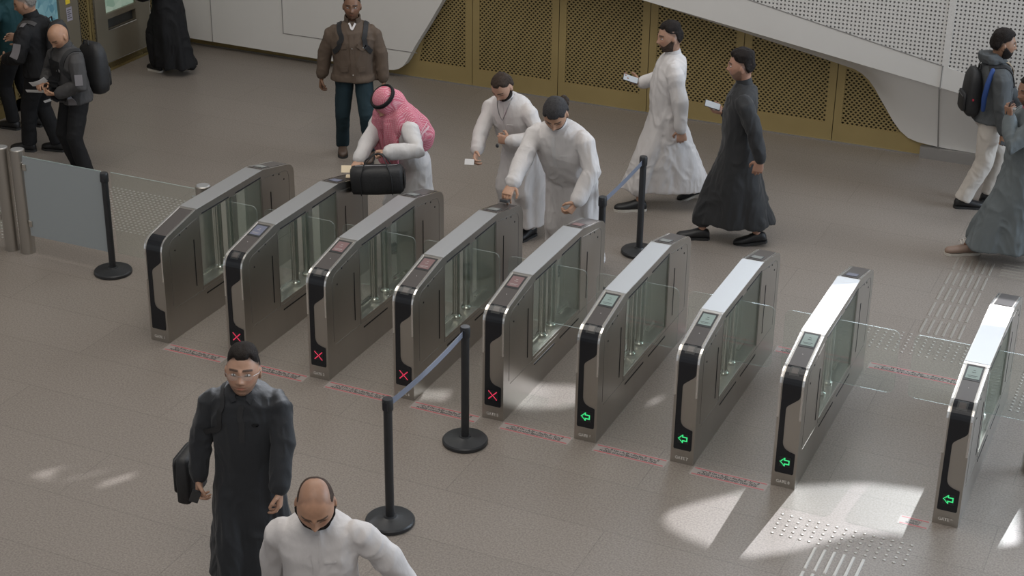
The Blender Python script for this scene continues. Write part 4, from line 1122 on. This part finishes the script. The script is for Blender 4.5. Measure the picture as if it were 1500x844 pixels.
def card(loc, xdir, ydir, w, h, m, name, label, cat, th=.002, bend=0., group=None):
    x = Vector(xdir).normalized(); y = Vector(ydir); y = (y - x*y.dot(x)).normalized(); z = x.cross(y)
    vs, fs = [], []; n = 10
    for i in range(n+1):
        u = -w/2 + w*i/n; zz = bend*math.sin(PI*i/n)
        for v in (-h/2, h/2):
            for q in (0, th): vs.append(Vector(loc) + x*u + y*v + z*(zz+q))
    for i in range(n):
        k = i*4; fs += [(k,k+4,k+6,k+2),(k+1,k+3,k+7,k+5),(k,k+1,k+5,k+4),(k+2,k+6,k+7,k+3)]
    fs += [(0,2,3,1),(n*4,n*4+1,n*4+3,n*4+2)]
    me = MB().add(vs, fs).mesh(name); fixn(me); o = link(name, me, M[m], smooth='auto'); return tag(o, label, cat, group)

NEAR = '' 
# --- man in dark robe with shoulder bag, nearest left
P = person((2.67,-2.63), 201, 1.76, 'bespectacled person in charcoal robe with a bag on one shoulder, walking to the camera', sw=1.1, hs=1.24, headoff=(0,.01,-.062), head=(-8,4,-2),
    RW=(2.415,-2.80,.86), LW=(2.985,-2.80,.86), Rh=dict(curl=.75, d=(.02,.25,-1)), Lh=dict(curl=.55, d=(0,.15,-1)), RA=(.10,.22), LA=(-.10,-.18), vox=.004, skin=(.40,.235,.16), Rhint=(1,-.5,0), Lhint=(-1,-.5,0))
stubble(P, .35); scalp(P, .8, (.03,.02,.017)); finish_skin(P); eyes(P)
shell('hair', P.T, P.hs, m_hair(front=.076, temple=.062, soft=.012), lambda A,E,Q: .004+.015*sstep(.05,.11,Q[...,2]), M['hair_black'], P.root, rough=.002)
thobe(P, 'dark_cloth', (0,.02,.27,.24,.16,0), wide=1.06, sl=(.082,.070,.058), n=7, amp=.018, seed=3, cuff=0, vox=.008)
shoe(P, 'R', 'shoe_black'); shoe(P, 'L', 'shoe_black')
P13 = P
for q in (-1,1): # shirt collar leaves
    ribbon('collar_leaf', P, [chest(P,q*.03,1.04,.06), chest(P,q*.062,.99,.14), chest(P,q*.05,.93,.16)], .035, 'dark_cloth', P.g, off=.010, th=.006, sub=5)
collar(P, 'dark_cloth', .034, .072, open_=.25)
ribbon('placket', P, [chest(P,0,.95), chest(P,0,.75), chest(P,0,.42)], .034, 'dark_cloth2', P.g, off=.001, th=.004, wdir=P.sx)
ribbon('chest_pocket', P, [chest(P,-.06,.66), chest(P,-.15,.65)], .022, 'black_cloth', P.g, off=.001, th=.005)
sp_ = P.T
g_ = MB()
for q in (-1,1):
    c = P.T @ Vector((q*.034*P.hs,.104*P.hs,.004*P.hs)); R3 = P.T.to_3x3()
    g_.loft([(c, R3@Vector((.026*P.hs,0,0)), R3@Vector((0,0,.017*P.hs))), (c+R3@Vector((0,.0015,0)), R3@Vector((.026*P.hs,0,0)), R3@Vector((0,0,.017*P.hs)))], 20, 2.6)
gl = g_.obj('spectacles', M['lens'], P.root); gl['label'] = 'thin rimless spectacles'
fr_ = MB()
for q in (-1,1):
    fr_.tube([P.T @ Vector((q*.060*P.hs,.100*P.hs,.010*P.hs)), P.T @ Vector((q*.082*P.hs,.05*P.hs,.010*P.hs)), P.T @ Vector((q*.084*P.hs,-.01*P.hs,.006*P.hs))], .0016, 6)
fr_.tube([P.T @ Vector((-.010*P.hs,.108*P.hs,.008*P.hs)), P.T @ Vector((.010*P.hs,.108*P.hs,.008*P.hs))], .0016, 6)
fr_.obj('temple_arms', M['wire'], gl)
bagt = empty('shoulder_bag', (2.255,-2.66,.78), math.radians(201+80), label='black shoulder bag hanging at the hip of the bespectacled man', cat='bag')
MB().loft([((0,0,z),(.15*a,0,0),(0,.05*b_,0)) for z,a,b_ in ((-.17,.85,.7),(-.15,1,1),(0,1,1.1),(.13,1,.9),(.155,.9,.6))], 24, 4.5).obj('body', M['bag_black'], bagt, smooth=True)
MB().loft([((0,-.055,z),(.13*a,0,0),(0,.012,0)) for z,a in ((-.10,.9),(-.08,1),(.10,1),(.13,.9))], 24, 4.5).obj('flap', M['bag_black'], bagt, smooth=True)
o = ribbon('shoulder_strap', P, [P.loc((2.29,-2.66,.96)), P.loc((2.33,-2.66,1.10)), chest(P,.17,.55,.20), chest(P,.150,.80,.20), chest(P,.125,.93,.12), chest(P,.12,.97,-.02), chest(P,.15,.8,-.2), chest(P,.17,.5,-.22), P.loc((2.33,-2.5,1.0))], .034, 'strap', P.root, off=.003, th=.004)
kk = P.R['R'][2] 
ph = MB().box(-.028,.028,-.008,.008,-.05,.05).obj('car_key', M['phone'], loc=P.root.matrix_world @ kk)
ph.location = Vector((2.425,-2.87,.755)); ph.rotation_euler = (.3,.35,.5); tag(ph, 'small dark device held in the bespectacled man\'s hand', 'device')

# --- balding man in white at the bottom edge
P = person((3.72,-3.54), 201, 1.69, 'balding bearded person in white robe looking down, at the bottom edge of the photo', sw=1.12, lean=(0,.10), head=(31,6,0), hs=1.30,
    RW=(3.42,-3.56,.83), LW=(4.20,-3.34,.83), Rh=dict(curl=.4), Lh=dict(curl=.4), RA=(.10,-.15), LA=(-.10,.22), vox=.004, skin=(.42,.235,.15), Rhint=(1,-.4,0), Lhint=(-1,-.4,0))
stubble(P, .85, (.03,.02,.017)); scalp(P, .45, (.12,.07,.05), True); finish_skin(P)
shell('hair', P.T, P.hs, m_rim, .002, M['hair_short'], P.root, rough=.0008); shell('beard', P.T, P.hs, m_beard, .009, M['hair_black'], P.root)
thobe(P, 'white_cloth', (0,0,.27,.24,.16,0), wide=1.10, sl=(.092,.080,.070), seed=11, vox=.008, bulge=.03)
shoe(P, 'R', 'shoe_black'); shoe(P, 'L', 'shoe_black')
robe_front(P, 'white_cloth'); collar(P, 'white_cloth', .030, .074)

# --- man in brown jacket
P = person((-.60,4.52), 206, 1.76, 'person in brown field jacket and dark jeans walking toward the gates', sw=1.08, head=(0,0,0),
    RW=(-.93,4.42,.86), LW=(-.30,4.62,.82), Rh=dict(curl=.7), Lh=dict(curl=.7), RA=(-.80,4.58,1), LA=(-.43,4.52,1), LAz=.10, skin=(.17,.09,.055), hs=1.1, Rhint=(1,-.5,0), Lhint=(-1,-.5,0))
stubble(P, .3, (.02,.015,.012)); finish_skin(P); eyes(P); hair(P, 'hair_black', .008)
upper(P, 'brown_jacket', low=-.14, wide=1.13, sl=(.086,.074,.060), seed=5, flare=.012, cuff=-.02)
collar(P, 'brown_jacket', .05, .088, open_=.5, th=.012)
ribbon('zip_flap', P, [chest(P,0,.93), chest(P,0,.6), chest(P,0,.2), chest(P,0,-.14)], .045, 'brown_jacket', P.g, off=.002, th=.006, wdir=P.sx)
for q in (-1,1):
    pk = ribbon('chest_pocket', P, [chest(P,q*.075,.60), chest(P,q*.155,.58)], .04, 'brown_jacket', P.g, off=.003, th=.008)
    ribbon('hip_pocket', P, [chest(P,q*.07,.12), chest(P,q*.17,.12)], .05, 'brown_jacket', P.g, off=.003, th=.008)
mb = MB()
for x,t in ((-.115,.60),(0,.02),(0,.55)):
    l,n,i,d = bvh_of(P.g).find_nearest(chest(P,x,t)); mb.ell(l+n*.010, (.007,0,0),(0,.007,0),(0,0,.007),8,5)
mb.obj('snap_buttons', M['button'], P.g)
ribbon('shirt_collar', P, [chest(P,.030,1.0,.08), chest(P,.0,.90,.14), chest(P,-.030,1.0,.08)], .02, 'white_cloth', P.root, off=.012, th=.004, sub=5)
cuffs(P, 'white_cloth', .042)
trousers(P, 'jeans', r=(.10,.088,.075,.068), seed=2)
shoe(P, 'R', 'shoe_brown', yaw=5); shoe(P, 'L', 'shoe_brown', yaw=-5)
for q in (-1,1):
    ribbon('strap', P, [chest(P,q*.150,.98,-.12), chest(P,q*.140,1.0,.03), chest(P,q*.150,.8), chest(P,q*.165,.6), chest(P,q*.20,.45,.1)], .05, 'strap', P.root, off=.004, th=.010)
bp_ = P.root.matrix_world
backpack((-.60+.15*math.sin(math.radians(206))*1.0, 4.52-.15*math.cos(math.radians(206)), 1.17), 206, 'black backpack worn behind the brown jacketed man')

# --- man with red checked headscarf and bag
P = person((1.09,2.55), 155, 1.70, 'person in white robe and red checked headscarf with black cord, leaning over a gate', sw=1.08, lean=(0,.20), head=(42,10,0),
    RW=(.86,1.93,1.00), LW=(1.16,2.02,1.16), Rh=dict(curl=.45, n=(0,0,-1), r=(-1,0,0)), Lh=dict(curl=1.0, d=(.8,.35,-.1), n=(0,.3,-1), r=(0,1,0)), Lhint=(-1,-.3,-.5), Rhint=(1,-.3,-.5), RA=(.1,0), LA=(-.1,-.1), skin=(.42,.25,.17))
stubble(P, .4); finish_skin(P)
thobe(P, 'white_cloth2', (0,-.02,.25,.21,.14,0), wide=1.12, sl=(.086,.076,.064), seed=21, bulge=.03)
shoe(P, 'R', 'shoe_black'); shoe(P, 'L', 'shoe_black')
cuffs(P, 'white_cloth2', .062, 'L')
T = P.T; h_ = P.hs
def hp_(x,y,z): return T @ Vector((x*h_,y*h_,z*h_))
R3 = T.to_3x3(); mb = MB()
mb.ell(hp_(0,-.012,.012), R3@Vector((.098*h_,0,0)), R3@Vector((0,.112*h_,0)), R3@Vector((0,0,.128*h_)), 28, 16)
nk = P.neck; sx, fw_, u_ = P.sx, P.fw, P.up
mb.loft([(hp_(0,-.02,.05), R3@Vector((.10*h_,0,0)), R3@Vector((0,.10*h_,0))), (hp_(0,-.035,-.04), R3@Vector((.115*h_,0,0)), R3@Vector((0,.115*h_,0))),
         (nk+u_*.05-fw_*.01, sx*.17, fw_*.155), (nk-u_*.05-fw_*.02, sx*.225, fw_*.185), (nk-u_*.16-fw_*.05, sx*.245, fw_*.20), (nk-u_*.29-fw_*.10, sx*.235, fw_*.17), (nk-u_*.42-fw_*.13, sx*.15, fw_*.12)], 32, 2.1)
for q, l_ in ((1,.40),(-1,.52)):
    mb.loft([(nk+sx*q*.07+fw_*.10+u_*.02, sx*.06, fw_*.05), (nk+sx*q*.09+fw_*.16-u_*.15, sx*.075, fw_*.04), (nk+sx*q*.08+fw_*.20-u_*.3, sx*.07, fw_*.03), (nk+sx*q*.05+fw_*.24-u_*l_, sx*.035, fw_*.02)], 18)
me = remesh('headscarf', mb, .008, 6); 
def sf(V):
    c = np.array(nk); a = np.arctan2(V[:,0]-c[0], V[:,1]-c[1]); w = 1-sstep(c[2]-.1, c[2]+.14, V[:,2])
    return w*.014*np.sin(9*a+2*vnoise(V*3)) 
wrinkle(me, .006, 4, (8,8,4), folds=sf); sc_ = link('headscarf', me, M['shemagh'], P.root, smooth=True); sc_['label'] = 'red and white checked headscarf'
P.g2 = sc_
for dz in (.0,.019):
    n = 40; pts = [hp_(.093*math.sin(2*PI*i/n)*(1-dz*.8), -.012+.106*math.cos(2*PI*i/n)*(1-dz*.8), .064+dz*1.0) for i in range(n+1)]
    MB().tube(pts, .0105, 10, rounded=False).obj('head_cord', M['black_cloth'], P.root, smooth=True)
ribbon('scarf_border', P, [nk-u_*.20-fw_*.26-sx*.10, nk-u_*.20-fw_*.1-sx*.3, nk-u_*.28+fw_*.05-sx*.3], .02, 'shemagh_edge', sc_, garments=[sc_], off=.002, th=.003)
ribbon('scarf_border', P, [nk-u_*.16-fw_*.26-sx*.10, nk-u_*.16-fw_*.1-sx*.3, nk-u_*.24+fw_*.05-sx*.3], .008, 'shemagh_edge', sc_, garments=[sc_], off=.002, th=.003)
# his duffel
b0 = Vector((1.13,1.84,.965)); ax = Vector((.90,.38,.05)).normalized()
dz_ = Vector((0,0,1)); ay = dz_.cross(ax).normalized(); az_ = ax.cross(ay)
bt_ = empty('duffel_bag', b0, label='black duffel bag hanging from the hand of the man in headscarf', cat='bag')
bt_.rotation_euler = Matrix((ax,ay,az_)).transposed().to_euler()
MB().loft([((x,0,dz),(0,.095*k,0),(0,0,.125*k2)) for x,k,k2,dz in ((-.225,.7,.8,.005),(-.21,.95,.95,0),(-.1,1.02,1,0),(0,1.04,1.02,0),(.1,1.02,1.0,0),(.20,.98,.98,0),(.228,.75,.8,0))], 30, 3.6).obj('body', M['bag_black'], bt_, smooth=True)
for x in (-.135,.135):
    MB().tube([(x,.1,-.10),(x,.104,.05),(x*.75,.06,.15),(x*.3+.02,.01,.225),(.02,0,.235)], .013, 8, flat=.35).obj('handle', M['strap'], bt_, smooth=True)
    MB().tube([(x,-.1,-.10),(x,-.104,.05),(x*.75,-.06,.15),(x*.3+.02,-.01,.225),(.02,0,.235)], .013, 8, flat=.35).obj('handle', M['strap'], bt_, smooth=True)
MB().box(.236,.242,-.06,.06,-.07,.07).obj('end_pocket', M['strap'], bt_, bevel=.002)
MB().tube([(-.18,0,.128),(.18,0,.128)], .004, 8).obj('zip', M['wire'], bt_)
card((.885,1.735,1.055), (.91,.41,0), (0,.55,.83), .085, .062, 'cream', 'boarding_booklet', 'cream booklet held upright over the reader of the second gate', 'booklet', .006)
card((.90,1.80,.965), (.91,.41,0), (-.3,.9,.2), .10, .05, 'cream', 'boarding_booklet', 'second cream card lying on the reader of the second gate', 'card', .006)

# --- man with lanyard
P = person((1.83,3.38), 166, 1.73, 'bearded person in white robe with a lanyard, looking down, card in outstretched hand', sw=1.1, lean=(.02,.22), head=(38,6,0),
    RW=(1.60,2.86,.97), LW=(1.90,2.95,1.08), Rh=dict(curl=.7, n=(-1,0,-.3), r=(0,.6,1)), Lh=dict(curl=.9, d=(.9,.3,.05), n=(0,-1,0), r=(0,0,1)), Lhint=(-1,-.5,-.4), Rhint=(1,-.6,-.2), skin=(.42,.25,.175))
stubble(P, .9, (.03,.02,.015)); finish_skin(P); hair(P, 'hair_brown', .012); beard(P, 'hair_black', .008)
thobe(P, 'white_cloth', (0,-.02,.25,.22,.14,0), wide=1.12, sl=(.084,.070,.058), seed=31, bulge=.02)
shoe(P, 'R', 'shoe_black'); shoe(P, 'L', 'shoe_black')
robe_front(P, 'white_cloth'); collar(P, 'white_cloth', .028, .072); cuffs(P, 'white_cloth', .056)
for q in (-1,1):
    ribbon('lanyard_cord', P, [chest(P,q*.055,1.03,-.04), chest(P,q*.075,1.0,.08), chest(P,q*.04,.90,.2), chest(P,.0,.78,.2)], .007, 'wire', P.root, off=.004, th=.003, sub=6)
card((1.60,2.70,.915), (.9,.3,0), (.15,.55,.7), .085, .054, 'paper', 'white_card', 'small white card held out by the man with the lanyard', 'card')
q_ = MB().ell((0,0,0),(.016,0,0),(0,.012,0),(0,0,.02),12,8).obj('car_key', M['phone'], loc=(1.80,2.86,1.05)); tag(q_, 'small dark key fob in the left hand of the man with the lanyard', 'key')

# --- man with curly ponytail
P = person((2.61,2.74), 176, 1.86, 'person in white robe with curly ponytail, hand resting on a gate reader', sw=1.14, pel=(0,.07), lean=(.02,.25), head=(40,16,0), hs=1.16,
    RW=(2.33,1.93,1.02), LW=(2.84,2.24,.93), Rh=dict(curl=.5, d=(.0,.72,-.5), n=(0,-.5,-.9), r=(-1,0,0)), Lh=dict(curl=.8, n=(1,0,0), d=(.3,.5,-.7)), Lhint=(-1,-.6,0), Rhint=(.6,-.4,-.8), RA=(.12,-.05), LA=(-.12,-.1), skin=(.40,.23,.15))
stubble(P, .75, (.035,.022,.017)); finish_skin(P); beard(P, 'hair_short', .003)
shell('hair', P.T, P.hs, m_hair(front=.062, temple=.045, nape=-.075, soft=.008), lambda A,E,Q: .014+0*A, hairm('tied_back_hair', (.035,.033,.034)), P.root, rough=.0006)
mb = MB(); random.seed(5)
pc = P.T @ Vector((-.035*P.hs, -.125*P.hs, -.02*P.hs))
for i in range(34):
    d = Vector((random.gauss(0,1),random.gauss(0,1),random.gauss(0,1))).normalized(); r_ = random.uniform(.014,.022)
    mb.ell(pc + Vector((d.x*.034,d.y*.036,d.z*.044-.015)), (r_,0,0),(0,r_,0),(0,0,r_), 10, 6)
mb.ell(pc,(.04,0,0),(0,.04,0),(0,0,.05),14,8)
me = remesh('ponytail', mb, .006, 1); pt = link('ponytail', me, M['hair_brown'], P.root, smooth=True); pt['label'] = 'bunched curly dark brown ponytail'
thobe(P, 'white_cloth', (0,-.05,.27,.23,.14,0), wide=1.12, sl=(.088,.074,.060), seed=41, bulge=.02, amp=.016)
shoe(P, 'R', 'shoe_black'); shoe(P, 'L', 'shoe_black')
robe_front(P, 'white_cloth2'); collar(P, 'white_cloth', .028, .074); cuffs(P, 'white_cloth', .060)
o = MB().box(-.035,.035,-.045,.045,-.012,.012).obj('wallet', M['phone'], bevel=.005, loc=(2.34,1.85,.978)); o.rotation_euler = (-.25,0,.1); tag(o, 'black wallet pressed on the fourth gate under a hand', 'wallet')

# --- walking man in white
P = person((2.80,4.62), 114, 1.86, 'tall person in long white robe and black trainers, striding left with a phone', sw=1.05, lean=(0,-.02), head=(4,14,0),
    RW=(2.47,4.78,1.18), LW=(3.03,4.42,.80), Rh=dict(curl=.35, d=(-.05,1,.25), n=(-.2,0,1), r=(1,0,0)), Lh=dict(curl=.75), RA=(3.04,4.95,1), LA=(2.62,4.42,1), RAz=.13, skin=(.36,.21,.145), Rhint=(1,-.4,-.9), Lhint=(-1,-.6,0))
stubble(P, .85, (.04,.028,.022)); scalp(P,.6); finish_skin(P); eyes(P)
shell('hair', P.T, P.hs, m_hair(front=.074, temple=.06, soft=.012), lambda A,E,Q: .003+.018*sstep(.06,.11,Q[...,2]), M['hair_black'], P.root); shell('beard', P.T, P.hs, m_beard, .004, M['hair_short'], P.root)
thobe(P, 'white_cloth', (.02,-.02,.20,.46,.20,0), wide=1.06, sl=(.088,.072,.056), seed=51, n=6, amp=.020, legr=.10, bulge=.02)
collar(P, 'white_cloth', .035, .070); cuffs(P, 'white_cloth', .052)
shoe(P, 'L', 'shoe_black', 'sole_white', yaw=4, ln=.30); shoe(P, 'R', 'shoe_black', 'sole_white', yaw=-2, pitch=24, ln=.29)
phone((2.38,4.69,1.235), (.85,.38,-.30), (.15,-.55,.80), 'phone in the hand of the tall walking man in white')

# --- walking man in dark grey robe
P = person((3.67,4.12), 108, 1.83, 'person in long dark grey robe and black shoes striding left with a phone', sw=1.02, lean=(0,-.01), head=(2,-4,0),
    RW=(3.47,4.32,1.17), LW=(3.97,3.93,.82), Rh=dict(curl=.35, d=(-.05,1,.2), n=(-.2,0,1), r=(1,0,0)), Lh=dict(curl=.45, d=(0,.1,-1)), LA=(3.93,4.10,1), RA=(3.40,4.00,1), LAz=.10, skin=(.36,.20,.14), Rhint=(1,-.4,-.9), Lhint=(-1,-.6,0))
stubble(P, .5); scalp(P,.7,(.03,.02,.018)); finish_skin(P); eyes(P)
shell('hair', P.T, P.hs, m_hair(front=.074, temple=.06, soft=.012), lambda A,E,Q: .004+.026*sstep(.04,.10,Q[...,2]), M['hair_black'], P.root, rough=.004)
thobe(P, 'dark_cloth2', (.0,-.03,.22,.36,.19,0), wide=1.02, sl=(.086,.070,.054), seed=61, n=6, amp=.022, legr=.10)
collar(P, 'dark_cloth2', .045, .070)
shoe(P, 'R', 'shoe_black', yaw=3, ln=.30); shoe(P, 'L', 'shoe_black', yaw=0, ln=.30, pitch=10)
phone((3.36,4.24,1.25), (.85,.38,-.30), (.15,-.55,.80), 'phone with pale back in the hand of the man in dark grey robe')

# --- man in hoodie with backpack, right
P = person((5.62,6.02), -66, 1.79, 'bearded person in grey hooded jacket and cream trousers walking right with a backpack', sw=1.12, head=(2,-6,0),
    RW=(5.80,5.80,.86), LW=(5.85,6.35,1.0), Rh=dict(curl=.7), Lh=dict(curl=.6), LA=(5.70,6.12,1), RA=(5.48,5.90,1), LAz=.10, skin=(.26,.145,.09), Rhint=(1,-.6,0), Lhint=(-1,-.6,0))
stubble(P, .9, (.02,.014,.012)); scalp(P,.7,(.02,.015,.012)); finish_skin(P); eyes(P)
shell('hair', P.T, P.hs, m_hair(front=.072, temple=.058), .022, M['hair_black'], P.root, rough=.003); beard(P, 'hair_black', .012)
upper(P, 'hoodie', low=-.06, wide=1.14, sl=(.092,.080,.06), seed=7, cuff=-.02)
mb = MB(); nk = P.neck
mb.loft([(nk-P.fw*.06+P.up*.0, P.sx*.13, P.fw*.11), (nk-P.fw*.075+P.up*.05, P.sx*.135, P.fw*.11), (nk-P.fw*.10+P.up*.085, P.sx*.11, P.fw*.085)], 24)
n = 26; pts = []
for i in range(n+1):
    a = -2.5+5.0*i/n; pts.append(nk + P.sx*math.sin(a)*.098 - P.fw*(math.cos(a)*.10+.02) + P.up*(.035+.03*math.cos(a)))
mb.tube(pts, .026, 12)
me = remesh('hood', mb, .008, 4); wrinkle(me, .008, 3, (14,14,14)); hd_ = link('hood', me, M['hoodie'], P.root, smooth=True)
ribbon('hood_lining', P, [chest(P,.07,1.03,.04), chest(P,.05,.92,.16), chest(P,.01,.82,.18)], .03, 'beige_cloth', P.root, off=.014, th=.006, sub=6)
trousers(P, 'cream_trs', r=(.115,.102,.088,.078), seed=8, wr=.008)
shoe(P, 'R', 'shoe_black', yaw=-4, ln=.30); shoe(P, 'L', 'shoe_black', yaw=4, ln=.29, pitch=8)
bpk = backpack((5.62-.13*.91, 6.02-.13*.41, 1.20), -66, 'black backpack with blue strap on the man in grey hooded jacket', w=.31, h=.46, d=.15, tagm='red_small')
for q in (1,-1):
    ribbon('shoulder_strap', P, [chest(P,q*.14,.96,-.12), chest(P,q*.135,1.0,.03), chest(P,q*.15,.8), chest(P,q*.17,.62)], .05, 'strap', P.root, off=.004, th=.012)
MB().tube([chest(P,.17,.93,-.08), chest(P,.225,.72,-.125), chest(P,.22,.45,-.14), chest(P,.20,.22,-.13)], [.022,.026,.026,.02], 12, flat=.5, side=P.fw).obj('blue_padding', M['strap_blue'], P.root, smooth=True)
phone((5.855,5.80,.765), (.9,.3,-.3), (.3,-.5,.6), 'dark phone in the hand of the man in grey hooded jacket', face='phone')

# --- man in grey robe at the right edge
P = person((6.13,4.76), 116, 1.77, 'person in blue grey robe and tan sneakers, phone at face, cut off at right', sw=1.08, head=(6,20,0),
    LW=(5.98,4.60,1.40), RW=(6.1,5.1,.95), Lh=dict(curl=.8, d=(0,.25,1), n=(.4,-.9,.2), r=(-.3,1,.3)), Rh=dict(curl=.5), LA=(5.76,4.80,1), RA=(6.40,4.80,1), skin=(.24,.13,.085), Lhint=(-1,0,-1))
stubble(P, .6, (.02,.014,.012)); finish_skin(P); hair(P, 'hair_black', .014)
thobe(P, 'grey_cloth', (.0,0,.24,.42,.16,0), wide=1.06, sl=(.092,.078,.06), seed=71, n=6, amp=.02, legr=.10)
collar(P, 'shemagh', .03, .074)
sh_ = shoe(P, 'L', 'shoe_tan', 'sole_white', yaw=4, ln=.33, w=.060)
for k_ in range(4):
    c_ = P.legs['L'][2] + Vector((0, .045+.026*k_, .018-.012*k_))
    MB().tube([c_+Vector((-.034,0,-.012)), c_+Vector((0,0,.004)), c_+Vector((.034,0,-.012))], .006, 8).obj('lace', M['sole_white'], sh_, smooth=True)
phone((5.965,4.61,1.50), (.2,-.1,.97), (.9,-.3,0), 'dark phone at the face of the person cut off at right', face='phone')

# --- black abaya, walking away
P = person((-4.02,6.10), 78, 1.66, 'person in long black robe and veil walking left near the machines', sw=1.02, head=(4,0,0),
    RW=(-4.25,6.25,1.0), LW=(-4.22,5.88,.98), Rh=dict(curl=.6), Lh=dict(curl=.6), LA=(-4.20,6.05,1), RA=(-3.80,6.16,1), RAz=.14, skin=(.4,.24,.17))
finish_skin(P); shell('hair', P.T, P.hs, lambda A,E,Q: np.clip((np.abs(A)-.5)/.2+ (Q[...,2]-.06)/.02, 0, 1), .018, M['black_cloth'], P.root).name = 'veil'
thobe(P, 'black_cloth', (.0,-.02,.20,.30,.10,0), wide=1.06, sl=(.09,.085,.085), seed=81, n=8, amp=.02)
shoe(P, 'R', 'shoe_black', 'sole_white', pitch=30, ln=.25); shoe(P, 'L', 'shoe_black', 'sole_white', ln=.25)

# --- bald man with papers
P = person((-2.83,2.80), 158, 1.64, 'bald person in grey and black jacket with a backpack, looking down at papers', sw=1.14, lean=(0,.06), head=(36,12,0),
    RW=(-3.03,2.62,1.02), LW=(-2.82,2.55,.95), Rh=dict(curl=.6, d=(-.5,.8,.1), n=(-.3,0,-1), r=(-.8,-.2,.3)), Lh=dict(curl=.7, d=(.75,.6,-.1), n=(.3,0,1), r=(0,1,.2)), RA=(.10,-.02), LA=(-2.66,2.66,1), skin=(.36,.20,.125), Rhint=(1,-.5,-.5), Lhint=(-1,-.5,-.4))
finish_skin(P)
upper(P, 'grey_jacket', low=-.10, wide=1.12, sl=(.094,.082,.062), seed=9, cuff=-.01)
ribbon('black_front', P, [chest(P,0,.9), chest(P,0,.6), chest(P,0,.2), chest(P,0,-.05)], .17, 'black_cloth', P.g, off=.002, th=.004, wdir=P.sx)
collar(P, 'grey_jacket', .05, .080, open_=.3, th=.01)
ribbon('chest_emblem', P, [chest(P,-.06,.66), chest(P,-.105,.65)], .024, 'emblem', P.g, off=.006, th=.003, sub=3)
S_, E_, W_ = P.R['L']
ribbon('sleeve_patch', P, [S_.lerp(E_,.45)+Vector((-.12,.06,0)), S_.lerp(E_,.85)+Vector((-.12,.06,0))], .075, 'grey_patch', P.g, off=.002, th=.003, sub=5)
ribbon('hip_patch', P, [chest(P,-.16,.12,.16), chest(P,-.18,-.08,.16)], .09, 'grey_patch', P.g, off=.002, th=.003, sub=5)
trousers(P, 'black_cloth', r=(.108,.094,.084,.078), seed=12)
shoe(P, 'R', 'shoe_black', yaw=12); shoe(P, 'L', 'shoe_black', yaw=-14)
for q in (-1,1): ribbon('shoulder_strap', P, [chest(P,q*.145,.97,-.12), chest(P,q*.135,1.0,.03), chest(P,q*.15,.8), chest(P,q*.175,.6,.15), chest(P,q*.21,.4,.05)], .045, 'strap', P.root, off=.004, th=.010)
backpack((-2.83+.15*math.sin(math.radians(158)), 2.80-.15*math.cos(math.radians(158)), 1.10), 168, 'black backpack with a mint tag on the bald man', w=.32, h=.52, d=.20, tagm='teal_tag')
card((-3.02,2.50,1.06), (.9,.35,.35), (.1,-.6,.75), .17, .075, 'paper', 'paper_sheet', 'curled white paper slip under the bald man\'s raised hand', 'paper', .001, .02)
card((-3.06,2.50,.955), (.9,.35,0), (0,-.7,.7), .20, .05, 'paper', 'paper_sheet', 'white ticket slip sticking out left of the bald man\'s hands', 'paper', .001)
card((-2.88,2.44,.90), (.8,.5,.3), (.1,-.7,.6), .07, .045, 'paper', 'paper_sheet', 'small folded paper in the bald man\'s lower hand', 'paper', .001)

# --- grey haired man with backpack
P = person((-3.58,3.22), 104, 1.74, 'grey haired person in black jacket with grey patches, facing the ticket machine', sw=1.14, lean=(0,.04), head=(16,18,0),
    RW=(-3.95,3.40,1.15), LW=(-3.80,2.98,1.05), Rh=dict(curl=.5), Lh=dict(curl=.5), LA=(-3.78,3.14,1), RA=(-3.50,3.28,1), skin=(.36,.21,.14), Lhint=(-1,-.7,-.4))
scalp(P,.8,(.13,.12,.11)); finish_skin(P); hair(P, 'hair_grey', .006)
upper(P, 'black_cloth', low=-.10, wide=1.14, sl=(.098,.086,.062), seed=14)
collar(P, 'black_cloth', .05, .080, open_=.3, th=.01)
S_, E_, W_ = P.R['L']
ribbon('sleeve_patch', P, [S_.lerp(E_,.35)+Vector((-.15,.0,0)), S_.lerp(E_,.85)+Vector((-.15,.0,0))], .08, 'grey_patch', P.g, off=.002, th=.003, sub=5)
ribbon('shoulder_patch', P, [S_+Vector((-.02,.06,.12)), S_+Vector((-.05,-.03,.12))], .06, 'grey_patch', P.g, off=.002, th=.003, sub=4)
trousers(P, 'black_cloth', r=(.11,.096,.084,.078), seed=15)
shoe(P, 'L', 'shoe_black', yaw=4); shoe(P, 'R', 'shoe_black', yaw=-6)
for q in (-1,1): ribbon('shoulder_strap', P, [chest(P,q*.145,.97,-.12), chest(P,q*.135,1.0,.03), chest(P,q*.15,.8), chest(P,q*.175,.6,.15)], .05, 'grey_jacket', P.root, off=.004, th=.012)
backpack((-3.58+.13, 3.22+.03, 1.20), 104, 'dark backpack on the grey haired man', w=.30, h=.48, d=.18)

# --- man in teal jacket at the left edge
P = person((-4.27,3.70), 92, 1.76, 'person in dark teal jacket reaching out, behind the grey haired man, cut off at left', sw=1.1, lean=(0,.05), head=(14,20,0),
    LW=(-4.42,3.18,1.44), RW=(-4.5,3.85,1.1), Rh=dict(curl=.5), Lh=dict(curl=.4), skin=(.36,.21,.14), Lhint=(-1,-.2,-1), LA=(-4.38,3.62,1), RA=(-4.22,3.82,1))
finish_skin(P); hair(P, 'hair_black', .01)
upper(P, 'teal', low=-.14, wide=1.14, sl=(.094,.082,.062), seed=16, name='jacket')
ribbon('chest_emblem', P, [chest(P,-.08,.72), chest(P,-.12,.70)], .03, 'emblem', P.g, off=.004, th=.003, sub=3)
trousers(P, 'black_cloth', seed=17)
shoe(P, 'R', 'shoe_black'); shoe(P, 'L', 'shoe_black')
